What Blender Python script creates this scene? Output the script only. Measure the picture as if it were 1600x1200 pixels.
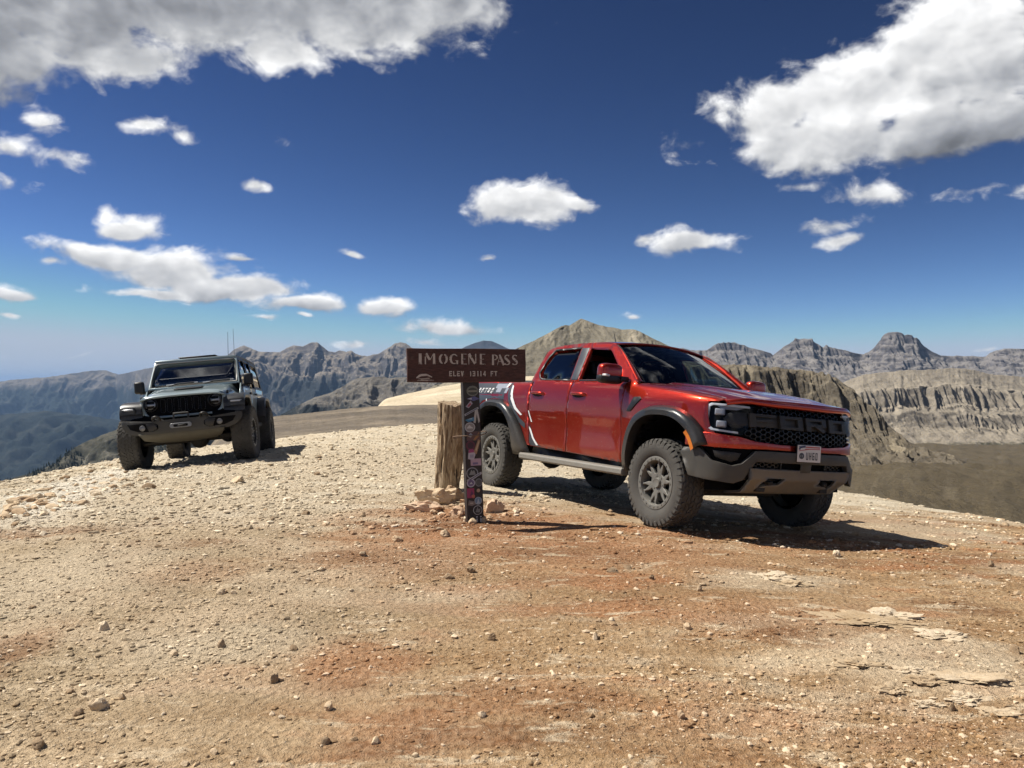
import bpy, bmesh, math, random
import numpy as np
from mathutils import Vector, Matrix, Euler
from mathutils.geometry import delaunay_2d_cdt

for o in list(bpy.data.objects): bpy.data.objects.remove(o, do_unlink=True)
scene = bpy.context.scene
COL = scene.collection
rad = math.radians
random.seed(7)
RNG = np.random.default_rng(11)

# ------------------------------------------------------------------ camera
F_PX, CAM_H = 1202.0, 1.4          # focal length in pixels of a 1600 px wide picture, eye height
cam_d = bpy.data.cameras.new('camera'); cam = bpy.data.objects.new('camera', cam_d); COL.objects.link(cam)
cam_d.sensor_width = 36.0; cam_d.lens = 36.0 * F_PX / 1600.0
cam_d.clip_start = 0.05; cam_d.clip_end = 120000.0
cam.location = (0, 0, CAM_H); cam.rotation_euler = (rad(90), 0, 0)
scene.camera = cam

# ------------------------------------------------------------------ sun, exposure
SUN_EL = rad(55.0)
SUN_AZ = rad(-80.0)                # clockwise from +Y: the sun stands to the left, a little behind the sign
SUN_DIR = Vector((math.sin(SUN_AZ)*math.cos(SUN_EL), math.cos(SUN_AZ)*math.cos(SUN_EL), math.sin(SUN_EL)))
sun_d = bpy.data.lights.new('sun', 'SUN'); sun = bpy.data.objects.new('sun', sun_d); COL.objects.link(sun)
sun_d.energy = 4.9; sun_d.angle = rad(0.53); sun_d.color = (1.0, 0.945, 0.85)
sun.rotation_euler = SUN_DIR.to_track_quat('Z', 'Y').to_euler(); sun.location = (-30, 10, 40)
vs = scene.view_settings
vs.view_transform = 'Standard'; vs.look = 'None'; vs.exposure = 0.50; vs.gamma = 1.0; vs.use_curve_mapping = False
scene.render.engine = 'CYCLES'
cy = scene.cycles
cy.max_bounces = 5; cy.diffuse_bounces = 2; cy.glossy_bounces = 3; cy.transmission_bounces = 4; cy.volume_bounces = 0
cy.transparent_max_bounces = 12; cy.caustics_reflective = False; cy.caustics_refractive = False
cy.use_denoising = True; cy.denoiser = 'OPENIMAGEDENOISE'
cy.sample_clamp_indirect = 6.0
cy.use_adaptive_sampling = True; cy.adaptive_threshold = 0.016; cy.adaptive_min_samples = 8

# ------------------------------------------------------------------ node helper
class NT:
    def __init__(s, tree): s.t = tree; s.n = tree.nodes; s.l = tree.links
    def put(s, sock, v):
        if hasattr(v, 'is_output') or isinstance(v, bpy.types.NodeSocket): s.l.new(v, sock)
        elif isinstance(v, (tuple, list)) and len(v) == 3 and sock.type == 'RGBA': sock.default_value = (*v, 1)
        else: sock.default_value = v
    def math(s, op, a, b=None, c=None, clamp=False):
        n = s.n.new('ShaderNodeMath'); n.operation = op; n.use_clamp = clamp
        s.put(n.inputs[0], a)
        if b is not None: s.put(n.inputs[1], b)
        if c is not None: s.put(n.inputs[2], c)
        return n.outputs[0]
    def vmath(s, op, a, b=None, c=None):
        n = s.n.new('ShaderNodeVectorMath'); n.operation = op
        s.put(n.inputs[0], a)
        if b is not None: s.put(n.inputs[1], b)
        if c is not None: s.put(n.inputs[2], c)
        return n.outputs['Value'] if op in ('LENGTH', 'DOT_PRODUCT', 'DISTANCE') else n.outputs['Vector']
    def sep(s, v):
        n = s.n.new('ShaderNodeSeparateXYZ'); s.l.new(v, n.inputs[0]); return n.outputs
    def comb(s, x, y, z):
        n = s.n.new('ShaderNodeCombineXYZ')
        for i, q in enumerate((x, y, z)): s.put(n.inputs[i], q)
        return n.outputs[0]
    def noise(s, vec, scale, detail=4, rough=0.5, lac=2.0, dist=0.0, out='Fac'):
        n = s.n.new('ShaderNodeTexNoise'); s.l.new(vec, n.inputs['Vector'])
        n.inputs['Scale'].default_value = scale; n.inputs['Detail'].default_value = detail
        n.inputs['Roughness'].default_value = rough; n.inputs['Lacunarity'].default_value = lac; n.inputs['Distortion'].default_value = dist
        return n.outputs[out]
    def voronoi(s, vec, scale, feature='F1', out='Distance', rnd=1.0):
        n = s.n.new('ShaderNodeTexVoronoi'); n.feature = feature; s.l.new(vec, n.inputs['Vector'])
        n.inputs['Scale'].default_value = scale; n.inputs['Randomness'].default_value = rnd
        return n.outputs[out]
    def ramp(s, fac, stops, interp='LINEAR'):
        n = s.n.new('ShaderNodeValToRGB'); n.color_ramp.interpolation = interp; e = n.color_ramp.elements
        while len(e) < len(stops): e.new(0.5)
        for i, (p, c) in enumerate(stops):
            e[i].position = p; e[i].color = (c, c, c, 1) if not isinstance(c, (tuple, list)) else (*c[:3], 1)
        s.put(n.inputs[0], fac); return n.outputs[0]
    def mix(s, fac, a, b, mode='MIX'):
        n = s.n.new('ShaderNodeMix'); n.data_type = 'RGBA'; n.blend_type = mode
        s.put(n.inputs[0], fac); s.put(n.inputs[6], a); s.put(n.inputs[7], b); return n.outputs[2]
    def smooth(s, v, lo, hi, a=0.0, b=1.0):
        n = s.n.new('ShaderNodeMapRange'); n.interpolation_type = 'SMOOTHSTEP'; s.put(n.inputs[0], v)
        n.inputs[1].default_value = lo; n.inputs[2].default_value = hi; n.inputs[3].default_value = a; n.inputs[4].default_value = b
        return n.outputs[0]
    def bump(s, h, strength=0.5, dist=0.01, normal=None):
        n = s.n.new('ShaderNodeBump'); n.inputs['Strength'].default_value = strength; n.inputs['Distance'].default_value = dist
        s.l.new(h, n.inputs['Height'])
        if normal is not None: s.l.new(normal, n.inputs['Normal'])
        return n.outputs[0]
    def pos(s):
        return s.n.new('ShaderNodeNewGeometry').outputs['Position']
    def obj(s):
        return s.n.new('ShaderNodeTexCoord').outputs['Object']
    def mapv(s, v, scale=(1, 1, 1), rot=(0, 0, 0), loc=(0, 0, 0)):
        n = s.n.new('ShaderNodeMapping'); s.l.new(v, n.inputs[0])
        n.inputs['Scale'].default_value = scale; n.inputs['Rotation'].default_value = rot; n.inputs['Location'].default_value = loc
        return n.outputs[0]

def new_mat(name):
    m = bpy.data.materials.new(name); m.use_nodes = True
    nt = NT(m.node_tree); b = m.node_tree.nodes['Principled BSDF']
    return m, nt, b

# ------------------------------------------------------------------ sky: physical sky with scattered cumulus, laid out by compass direction and elevation
world = bpy.data.worlds.new('World'); scene.world = world; world.use_nodes = True
W = NT(world.node_tree); W.n.clear()
SKY_STRENGTH = 0.06; SKY_T = (2.40, 1.96, 1.62)
wout = W.n.new('ShaderNodeOutputWorld')
skyn = W.n.new('ShaderNodeTexSky'); skyn.sky_type = 'NISHITA'; skyn.sun_disc = False
skyn.sun_elevation = SUN_EL; skyn.sun_rotation = SUN_AZ; skyn.altitude = 3900; skyn.air_density = 1.0; skyn.dust_density = 0.6; skyn.ozone_density = 2.0
wdir = W.n.new('ShaderNodeTexCoord').outputs['Generated']
dx, dy, dz = W.sep(wdir)
waz = W.math('ARCTAN2', dx, dy); wel = W.math('ARCSINE', dz)
wae = W.comb(waz, wel, 0.0)
# a slow warp keeps the cloud outlines from reading as ellipses
warp = W.vmath('SUBTRACT', W.noise(wdir, 8.0, 2, 0.5, out='Color'), (0.5, 0.5, 0.5))
wae = W.vmath('MULTIPLY_ADD', warp, (0.10, 0.045, 0.0), wae)
def cl(px, py):
    u = (px-800)/F_PX; v = (600-py)/F_PX; az = math.atan(u)
    return az, math.atan(v*math.cos(az))
# cx, cy, rx, ry up, ry down (in picture pixels, turned into degrees), shade at the middle, shade change upward, solidity
CLOUDS = [
 (60,10,240,190,118,.64,-.05,1.2),(300,0,300,160,100,.62,.00,1.2),(530,15,270,150,92,.68,-.10,1.15),(700,5,120,120,66,.66,.05,1.0),(450,88,120,40,42,.86,-.15,.9),(225,95,85,45,42,.80,-.10,.9),(20,90,130,80,48,.70,.1,1.0),(600,95,26,22,22,.95,0,.55),
 (75,185,48,26,30,.93,.05,.60),(25,232,60,40,40,.90,.1,.62),(120,250,30,16,14,.85,0,.42),(10,290,36,18,16,.85,0,.45),
 (250,195,60,22,24,.93,0,.62),(300,212,30,18,16,.9,0,.5),(410,286,22,9,8,.85,0,.5),(455,212,14,14,12,.7,0,.22),
 (145,335,24,26,16,.95,.1,.7),(195,357,88,26,15,.88,.18,.95),
 (165,394,125,26,24,.86,.16,1.15),(275,418,125,42,38,.84,.18,1.3),(350,448,125,36,24,.82,.2,1.3),(470,470,90,18,18,.84,.2,1.1),(250,456,90,16,9,.82,.1,.9),(75,408,30,10,8,.8,0,.55),
 (30,456,60,17,12,.86,.15,.85),(10,487,22,6,5,.8,0,.6),(382,395,24,9,6,.85,.1,.6),(562,396,42,11,8,.88,.1,.8),
 (815,322,88,42,52,.90,.10,1.15),(885,322,52,16,14,.85,.1,.75),(600,478,50,20,20,.84,.2,.9),(690,512,112,20,14,.82,.15,.75),(570,540,50,8,6,.8,0,.5),(470,493,30,9,6,.86,.1,.7),(408,494,36,6,5,.85,.1,.5),
 (1088,380,66,34,26,.86,.12,.9),(1012,378,32,12,10,.85,.1,.6),(757,402,18,6,5,.8,0,.45),
 (1215,165,110,60,80,.90,.05,1.0),(1330,140,170,90,110,.93,.06,1.25),(1510,70,170,150,160,.88,.22,1.3),(1230,235,90,50,40,.84,.1,1.0),(1480,205,220,70,44,.66,.40,1.2),(1300,215,150,60,48,.86,.12,1.15),(1190,200,70,60,60,.90,.05,.95),
 (1365,298,54,34,26,.80,.12,.62),(1308,352,58,14,11,.75,0,.42),(1318,378,42,13,12,.82,0,.6),(1265,289,34,7,6,.7,0,.32),(1480,298,44,12,10,.7,0,.26),(1570,300,34,14,10,.75,0,.32),(1100,235,50,28,20,.75,0,.26),
 (992,493,27,8,6,.9,.1,.7),(1525,549,14,5,4,.9,0,.5),(95,552,60,5,4,.9,0,.42),(200,552,30,4,4,.85,0,.3),(650,535,60,10,6,.78,0,.42),(790,350,20,9,8,.7,0,.22),
 (-160,60,240,150,120,.5,0,1.2),(1760,150,220,160,110,.8,.2,1.2),(-120,430,110,40,24,.82,.15,1.0),(1780,420,90,30,20,.82,.15,.9),
 (900,-330,260,110,110,.55,0,1.0),(300,-260,300,110,110,.5,0,1.1),
]
gam = W.n.new('ShaderNodeGamma'); gam.inputs[1].default_value = 1.95       # the deep contrast of a high mountain sky
W.l.new(W.mix(1.0, skyn.outputs[0], (1/9.0, 1/9.0, 1/9.0), 'MULTIPLY'), gam.inputs[0])
sk3 = W.sep(W.mix(1.0, gam.outputs[0], (9.0*SKY_T[0], 9.0*SKY_T[1], 9.0*SKY_T[2]), 'MULTIPLY'))
skyc = W.comb(*[W.math('SMOOTH_MIN', c_, lim, 1.6) for c_, lim in zip(sk3, (5.6, 6.4, 7.6))])     # pale, not glaring, towards the horizon
def wbackground(col):
    n = W.n.new('ShaderNodeBackground'); n.inputs[1].default_value = SKY_STRENGTH; W.put(n.inputs[0], col); return n.outputs[0]
def wmixs(f, a, b):
    n = W.n.new('ShaderNodeMixShader'); W.put(n.inputs[0], f); W.l.new(a, n.inputs[1]); W.l.new(b, n.inputs[2]); return n.outputs[0]
CLEAR = wbackground(skyc)
def cloud_bg(field, shade0):
    """cloud body, soft edged, lit from the sun's side, over the clear sky"""
    fine = W.mapv(wdir, (1, 1, 1.45))
    n1 = W.noise(fine, 19.0, 6, 0.575, 2.1, 0.3)
    n2 = W.noise(W.vmath('ADD', fine, (-0.016, 0.004, 0.020)), 19.0, 2, 0.55, 2.1, 0.3)
    puff = W.math('SUBTRACT', W.noise(fine, 55.0, 2, .5), 0.5)
    dens = W.math('ADD', field, W.math('ADD', W.math('MULTIPLY', W.math('SUBTRACT', n1, 0.515), 1.95), W.math('MULTIPLY', puff, 0.45)))
    dens = W.math('ADD', dens, W.smooth(field, 0.25, 0.9, 0.0, 0.45))
    alpha = W.smooth(dens, -0.02, 0.66)
    lit = W.math('MULTIPLY', W.math('ADD', W.math('MULTIPLY', W.math('SUBTRACT', n1, n2), 0.75), W.math('MULTIPLY', puff, 0.16)), W.smooth(field, 0.2, 0.9, 1.0, 0.60))
    edge = W.smooth(dens, 0.25, 1.3, 0.06, 0.0)
    lum = W.math('ADD', W.math('ADD', shade0, lit), edge)
    lum = W.math('MINIMUM', W.math('MAXIMUM', lum, 0.34), 1.03)
    ccol = W.mix(W.smooth(lum, 0.45, 0.95), (0.92, 0.96, 1.05), (1.0, 1.0, 1.0))
    sc_ = W.vmath('SCALE', ccol); W.l.new(W.math('MULTIPLY', W.math('POWER', lum, 1.9), 0.74/SKY_STRENGTH), sc_.node.inputs['Scale'])
    return wmixs(alpha, CLEAR, wbackground(sc_))
NLEAF = []
def leaf(az0, az1, el0, el1):
    """field and shade of the clouds near one part of the sky, as a node group of its own"""
    gt = bpy.data.node_groups.new('cloud_field', 'ShaderNodeTree')
    gt.interface.new_socket('ae', in_out='INPUT', socket_type='NodeSocketVector')
    gt.interface.new_socket('field', in_out='OUTPUT', socket_type='NodeSocketFloat')
    gt.interface.new_socket('shade', in_out='OUTPUT', socket_type='NodeSocketFloat')
    G = NT(gt); gi = G.n.new('NodeGroupInput').outputs[0]; go = G.n.new('NodeGroupOutput')
    wmax = wsum = wsha = None; cnt = 0
    for (cx, cyy, rx, ru, rd, sa, sb, sol) in CLOUDS:
        sa, sb = sa-.03, sb*1.5+(.05 if sb >= 0 else 0)
        a0, e0 = cl(cx, cyy); a1, _ = cl(cx+rx, cyy); _, e1 = cl(cx, cyy-ru); _, e2 = cl(cx, cyy+rd)
        g = min(2.2, 1+.5/sol)
        if a0-(a1-a0)*g-.03 > az1 or a0+(a1-a0)*g+.03 < az0 or e0+(e1-e0)*g+.02 < el0 or e0-(e0-e2)*g-.02 > el1: continue
        cnt += 1
        ia, iu, kd = 1/max(a1-a0, 1e-3), 1/max(e1-e0, 1e-3), (e1-e0)/max(e0-e2, 1e-3)
        q = G.vmath('MULTIPLY_ADD', gi, (ia, iu, 0.0), (-a0*ia, -e0*iu, 0.0))
        if abs(kd-1) > .25:
            q = G.vmath('MAXIMUM', q, G.vmath('MULTIPLY', q, (-1.0, -kd, 0.0)))
        k = G.math('MULTIPLY_ADD', G.vmath('LENGTH', q), -sol, sol)
        wgt = G.math('MAXIMUM', k, 0.0)
        sh = G.math('MULTIPLY_ADD', G.sep(gi)[1], sb*iu, sa-sb*e0*iu) if abs(sb) > .06 else sa
        wmax = G.math('MAXIMUM', k, -0.9) if wmax is None else G.math('SMOOTH_MAX', wmax, k, 0.10)
        wsum = G.math('ADD', wgt, 1e-3) if wsum is None else G.math('ADD', wsum, wgt)
        wsha = G.math('MULTIPLY_ADD', wgt, sh, 8.5e-4) if wsha is None else G.math('MULTIPLY_ADD', wgt, sh, wsha)
    NLEAF.append(cnt)
    G.l.new(wmax, go.inputs[0]); G.l.new(G.math('DIVIDE', wsha, wsum), go.inputs[1])
    n = W.n.new('ShaderNodeGroup'); n.node_tree = gt; W.l.new(wae, n.inputs[0])
    return wmixs(W.math('GREATER_THAN', n.outputs[0], -0.6), CLEAR, cloud_bg(n.outputs[0], n.outputs[1]))
def split(val, at_, lo, hi): return wmixs(W.math('GREATER_THAN', val, at_), lo, hi)
front = split(waz, 0.03,
    split(wel, 0.205, leaf(-.95, .03, -.2, .205), leaf(-.95, .03, .205, .95)),
    split(wel, 0.205, leaf(.03, .95, -.2, .205), leaf(.03, .95, .205, .95)))
# the same kind of scattered cumulus carries on round the rest of the sky
restf = W.math('SUBTRACT', W.math('MULTIPLY', W.smooth(W.noise(W.mapv(wdir, (1, 1, 2.2)), 2.6, 2, 0.5), 0.46, 0.68), 1.25), 0.60)
restf = W.math('SUBTRACT', restf, W.smooth(wel, 0.02, 0.10, 0.6, 0.0))
rest = wmixs(W.math('GREATER_THAN', restf, -0.6), CLEAR, cloud_bg(restf, W.math('ADD', 0.82, 0.0)))
outside = W.math('MAXIMUM', W.math('GREATER_THAN', W.math('ABSOLUTE', waz), 0.95), W.math('GREATER_THAN', wel, 0.75))
W.l.new(wmixs(outside, front, rest), wout.inputs[0])
world.cycles.sampling_method = 'NONE'

# ------------------------------------------------------------------ numpy noise
_perm = np.random.default_rng(5).permutation(256).astype(np.int64); _perm = np.concatenate([_perm, _perm, _perm])
_g = np.random.default_rng(6).normal(size=(256, 3)); _g /= np.linalg.norm(_g, axis=1)[:, None]
def pnoise(x, y, z=0.0):
    x, y, z = np.broadcast_arrays(np.asarray(x, float), np.asarray(y, float), np.asarray(z, float))
    xi, yi, zi = np.floor(x).astype(np.int64), np.floor(y).astype(np.int64), np.floor(z).astype(np.int64)
    xf, yf, zf = x-xi, y-yi, z-zi
    xi &= 255; yi &= 255; zi &= 255
    fu = lambda t: t*t*t*(t*(t*6-15)+10)
    u, v, w = fu(xf), fu(yf), fu(zf)
    def gr(a, b, c):
        h = _perm[_perm[_perm[(xi+a) & 255]+((yi+b) & 255)]+((zi+c) & 255)]
        gg = _g[h]; return gg[..., 0]*(xf-a)+gg[..., 1]*(yf-b)+gg[..., 2]*(zf-c)
    l = lambda a, b, t: a+(b-a)*t
    return l(l(l(gr(0,0,0), gr(1,0,0), u), l(gr(0,1,0), gr(1,1,0), u), v), l(l(gr(0,0,1), gr(1,0,1), u), l(gr(0,1,1), gr(1,1,1), u), v), w)*1.5
def fbm(x, y, z=0.0, o=4, r=0.5):
    a, s, t = 1.0, 0.0, 1.0
    for i in range(o):
        s = s + a*pnoise(x*t+i*17.3, y*t-i*9.1, z*t+i*3.7); a *= r; t *= 2.03
    return s
def ridged(x, y, z=0.0, o=4, r=0.5):
    a, s, t, n = 1.0, 0.0, 1.0, 0.0
    for i in range(o):
        s = s + a*(1-np.abs(pnoise(x*t+i*7.3, y*t+i*19.1, z*t-i*5.7))*1.6); n += a; a *= r; t *= 2.07
    return s/n

# ------------------------------------------------------------------ object helpers
def link(o, parent=None):
    COL.objects.link(o)
    if parent is not None: o.parent = parent
    return o
def tag(o, label=None, cat=None, group=None, kind=None):
    if label: o['label'] = label
    if cat: o['category'] = cat
    if group: o['group'] = group
    if kind: o['kind'] = kind
    return o
def empty(name, loc=(0, 0, 0)):
    o = bpy.data.objects.new(name, None); o.location = loc; o.empty_display_size = 0.1; return link(o)
def mesh_obj(name, verts, faces, mat=None, parent=None, smooth=True):
    me = bpy.data.meshes.new(name)
    me.from_pydata([tuple(v) for v in verts], [], [tuple(f) for f in faces])
    if smooth: me.polygons.foreach_set('use_smooth', [True]*len(me.polygons))
    me.update()
    if mat is not None: me.materials.append(mat)
    return link(bpy.data.objects.new(name, me), parent)
def grid_mesh(name, X, Y, Z, mat=None, parent=None, smooth=True, flip=False):
    r, c = X.shape
    co = np.stack([X, Y, Z], -1).reshape(-1, 3)
    i = np.arange(r*c).reshape(r, c)
    q = np.stack([i[:-1, :-1], i[:-1, 1:], i[1:, 1:], i[1:, :-1]], -1).reshape(-1, 4)
    if flip: q = q[:, ::-1]
    return np_mesh(name, co, q, mat, parent, smooth)
def np_mesh(name, co, faces, mat=None, parent=None, smooth=True):
    faces = np.asarray(faces); k = faces.shape[1]
    me = bpy.data.meshes.new(name)
    me.vertices.add(len(co)); me.vertices.foreach_set('co', np.ascontiguousarray(co, np.float32).ravel())
    me.loops.add(faces.size); me.loops.foreach_set('vertex_index', faces.astype(np.int32).ravel())
    me.polygons.add(len(faces)); me.polygons.foreach_set('loop_start', np.arange(0, faces.size, k, dtype=np.int32))
    me.polygons.foreach_set('use_smooth', np.full(len(faces), smooth))
    me.update(calc_edges=True); me.validate()
    if mat is not None: me.materials.append(mat)
    return link(bpy.data.objects.new(name, me), parent)
# ------------------------------------------------------------------ ground: the flat top of the pass
_ctrl = np.array([
 (1.40,7.30,.05),(2.89,8.15,-.097),(-.22,10.14,.055),(1.26,10.99,-.093),
 (-5.91,12.25,.035),(-4.35,12.59,.175),(-6.53,15.19,-.08),(-4.97,15.52,.055),
 (-.35,7.2,.11),(-.77,9.6,.12),(0,0,0),(-2,3,0),(2,3,0),(0,4.5,.04),(4,4,-.05),(-4.5,6,.06),(-6.3,9,.09),(-4.3,9,.15),
 (-2,11,.17),(-2,16,.2),(-1.5,22,.22),(-4.0,20,.12),(4,9,-.2),(6,10,-.38),(7.3,13,-.55),(4,13,-.3),(2,16,-.12),(1,20,.08),
 (-8,16,-.2),(0,-8,0),(8,-4,0),(-8,-4,0),(7,5,-.12),(10,10,-.75),(-9,6,.0),(6,20,-.4),(-8,22,-.3)])
def _tps_fit(c):
    n = len(c); d = np.hypot(c[:, None, 0]-c[None, :, 0], c[:, None, 1]-c[None, :, 1])
    K = np.where(d > 0, d*d*np.log(np.maximum(d, 1e-9)), 0)+np.eye(n)*0.6
    Pm = np.c_[np.ones(n), c[:, :2]]; A = np.zeros((n+3, n+3)); A[:n, :n] = K; A[:n, n:] = Pm; A[n:, :n] = Pm.T
    return np.linalg.solve(A, np.r_[c[:, 2], 0, 0, 0])
_tps = _tps_fit(_ctrl)
_pad = np.array([(-13,-14),(-7.6,5),(-6.7,9.5),(-8.6,16.5),(-8.0,21),(-4,24),(1,23.5),(3.6,18.5),(5.6,13),(7.0,9.5),(9.5,-14)], float)
def _outside(x, y):
    x = np.asarray(x, float); y = np.asarray(y, float); best = np.full(x.shape, 1e9); inside = np.zeros(x.shape, bool)
    n = len(_pad)
    for i in range(n):
        ax, ay = _pad[i]; bx, by = _pad[(i+1) % n]; ex, ey = bx-ax, by-ay
        t = np.clip(((x-ax)*ex+(y-ay)*ey)/(ex*ex+ey*ey), 0, 1)
        best = np.minimum(best, np.hypot(x-ax-t*ex, y-ay-t*ey))
        c = ((ay > y) != (by > y)); xs = ax+(y-ay)*ex/np.where(ey == 0, 1e-9, ey)
        inside ^= c & (x < xs)
    return np.where(inside, 0.0, best)
def ground_base(x, y):
    x = np.asarray(x, float); y = np.asarray(y, float)
    xc, yc = np.clip(x, -12, 12), np.clip(y, -12, 26)
    z = _tps[-3]+_tps[-2]*xc+_tps[-1]*yc
    for (cx, cyy, _), w in zip(_ctrl, _tps[:-3]):
        d2 = (xc-cx)**2+(yc-cyy)**2; z = z+w*0.5*d2*np.log(np.maximum(d2, 1e-12))
    s = _outside(x, y)
    return z-np.minimum(.10*s+.085*s**1.6, .55*s+1.0)
def ground_z(x, y, fine=True):
    z = ground_base(x, y)
    x = np.asarray(x, float); y = np.asarray(y, float)
    if fine:
        rough = .8+.9*np.clip((-x-1.0)/3, 0, 1)+1.5*np.clip((y-9.5)/4, 0, 1)
        z = z+.030*fbm(x*.55, y*.8, 1.3, 3)+rough*(.012*fbm(x*2.6, y*3.2, 4.1, 3)+.0065*ridged(x*9, y*10, 2.2, 2)-.004+.010*np.maximum(fbm(x*5.5+3, y*6.5, 9.1, 3), .15))
    return z
def at(px, py):
    """ground point seen at a picture position"""
    d = np.array([(px-800)/F_PX, 1.0, (600-py)/F_PX]); t = 1.5*1.022**np.arange(190)
    for _ in range(3):
        below = CAM_H+d[2]*t < ground_z(d[0]*t, d[1]*t)
        i = int(np.argmax(below)) if below.any() else len(t)-1
        t = np.linspace(t[max(i-1, 0)], t[i], 24)
    q = d*t[-1]; return Vector((q[0], q[1], float(ground_z(q[0], q[1]))))

# one sheet, finer towards the middle of the pad
def _axis(lo, hi, c, smin, grow):
    a = [c]; s = smin
    while a[-1] < hi: a.append(a[-1]+s); s = max(smin, min(s*grow, 6.0))
    b = [c]; s = smin
    while b[-1] > lo: b.append(b[-1]-s); s = max(smin, min(s*grow, 6.0))
    return np.array(b[::-1][:-1]+a)
_gx = _axis(-75, 75, 0.0, .032, 1.0095)
_gy = np.concatenate([np.arange(-30, 1.6, .35), 1.6+np.cumsum(np.r_[0, np.minimum(.021*1.0072**np.arange(480), 1.2)])])
_gy = _gy[_gy < 75]
GX, GY = np.meshgrid(_gx, _gy)
GZ = ground_z(GX, GY)

# patches of rust earth and of bleached rubble, where they lie on the pass (ground metres: x, y, half width, half depth, strength)
def _patch(px, py, rx, ry, k):
    q = at(px, py); return (q.x, q.y, rx/F_PX*q.y, max(.12, ry*q.y*q.y/(F_PX*CAM_H)), k)
RUST = [_patch(*v) for v in ((720,820,200,42,.95),(600,862,170,36,.6),(960,862,220,34,.65),(545,1040,110,44,.75),(640,1140,180,60,.75),(830,1085,180,46,.55),(1210,965,230,34,.6),(1350,1010,120,22,.65),(40,1000,70,36,.55),(60,832,80,12,.6),(1110,1135,210,46,.45),(300,890,120,20,.4))]
PALE = [_patch(*v) for v in ((560,720,260,40,.8),(300,790,270,32,.75),(90,905,170,70,.6),(350,1005,150,40,.5),(1460,830,170,24,.55),(1440,1030,170,50,.5),(1180,905,120,16,.5),(700,930,120,16,.35))]
def patches(N, flatp, lst, wob):
    acc = None
    for (x, y, rx, ry, k) in lst:
        d = N.vmath('LENGTH', N.vmath('MULTIPLY_ADD', flatp, (1/rx, 1/ry, 0), (-x/rx, -y/ry, 0)))
        m = N.smooth(N.math('ADD', d, wob), .35, 1.25, k, 0.0)
        acc = m if acc is None else N.math('MAXIMUM', acc, m)
    return acc
def ground_colour(N):
    """colour of the earth at a place on the pass, shared by the ground and the grit broken from it"""
    p = N.pos(); px_, py_, pz_ = N.sep(p)
    flatp = N.comb(px_, py_, 0.0)
    streak = N.mapv(flatp, (0.55, 1.35, 1), (0, 0, rad(18)))
    big = N.noise(streak, 0.42, 3, 0.55)
    mid = N.noise(streak, 1.9, 4, 0.62)
    fin = N.noise(flatp, 26.0, 4, 0.7)
    grit = N.noise(flatp, 140.0, 2, 0.7)
    # where each kind of earth lies: cream rubble beyond the sign and round the parked vehicles, rust earth before the sign, grey-tan grit on the flank
    far = N.smooth(N.math('ADD', N.math('ADD', py_, N.math('MULTIPLY', px_, -0.30)), N.math('MULTIPLY', N.math('SUBTRACT', mid, .5), 4.2)), 7.2, 10.0)
    leftm = N.smooth(N.math('ADD', N.math('MULTIPLY', px_, -1.0), N.math('MULTIPLY', N.math('SUBTRACT', big, .5), 5.0)), -0.7, 2.4)
    tan_ = N.mix(N.smooth(mid, .35, .68), (0.37, 0.215, 0.095), (0.56, 0.38, 0.205))
    red_ = N.mix(N.smooth(mid, .32, .68), (0.22, 0.082, 0.026), (0.43, 0.19, 0.072))
    base = N.mix(N.smooth(N.math('ADD', big, N.math('MULTIPLY', N.math('SUBTRACT', mid, .5), .8)), .47, .62), tan_, red_)
    nearred = N.math('MULTIPLY', .35, N.smooth(N.vmath('LENGTH', N.vmath('MULTIPLY', N.vmath('SUBTRACT', flatp, (0.2, 6.4, 0)), (.40, .70, 0))), .3, 1.6, 1.0, 0.0))
    base = N.mix(N.math('MULTIPLY', nearred, N.smooth(mid, .36, .56)), base, (0.46, 0.185, 0.078))
    grey_ = N.mix(N.smooth(mid, .3, .7), (0.46, 0.36, 0.225), (0.68, 0.56, 0.39))
    base = N.mix(N.math('MULTIPLY', leftm, .85), base, grey_)
    dampn = N.noise(N.mapv(flatp, (.8, 1.25, 1), (0, 0, rad(25))), 1.05, 5, 0.6)
    base = N.mix(N.smooth(dampn, .54, .66, 0, .70), base, (0.225, 0.100, 0.034))
    base = N.mix(N.smooth(dampn, .34, .44, .6, 0), base, (0.66, 0.54, 0.38))
    cream = N.mix(N.smooth(mid, .3, .65), (0.64, 0.53, 0.365), (0.84, 0.75, 0.58))
    base = N.mix(far, base, cream)
    wob = N.math('MULTIPLY', N.math('SUBTRACT', mid, .5), 2.6)
    base = N.mix(patches(N, flatp, RUST, wob), base, N.mix(N.smooth(dampn, .4, .6), (0.45, 0.20, 0.085), (0.26, 0.098, 0.034)))
    base = N.mix(patches(N, flatp, PALE, wob), base, (0.72, 0.61, 0.445))
    # worn pale bedrock showing through in streaks
    pale = N.smooth(N.noise(N.mapv(flatp, (1.0, 2.9, 1), (0, 0, rad(12))), 2.2, 6, 0.74), .545, .64)
    ledge = N.smooth(N.vmath('LENGTH', N.vmath('MULTIPLY', N.vmath('SUBTRACT', flatp, (1.95, 3.75, 0)), (.75, .95, 0))), .2, 1.3, .8, 0.0)
    pale = N.math('ADD', pale, N.math('MULTIPLY', ledge, N.smooth(mid, .42, .6)), clamp=True)
    base = N.mix(N.math('MULTIPLY', pale, .78), base, (0.76, 0.62, 0.43))
    base = N.mix(N.smooth(fin, .30, .75), N.mix(0.34, base, (0.075, 0.042, 0.020)), N.mix(0.24, base, (0.76, 0.62, 0.44)))
    base = N.mix(N.smooth(grit, .35, .65, .22, 0.0), base, (0.085, 0.048, 0.026))
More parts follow.
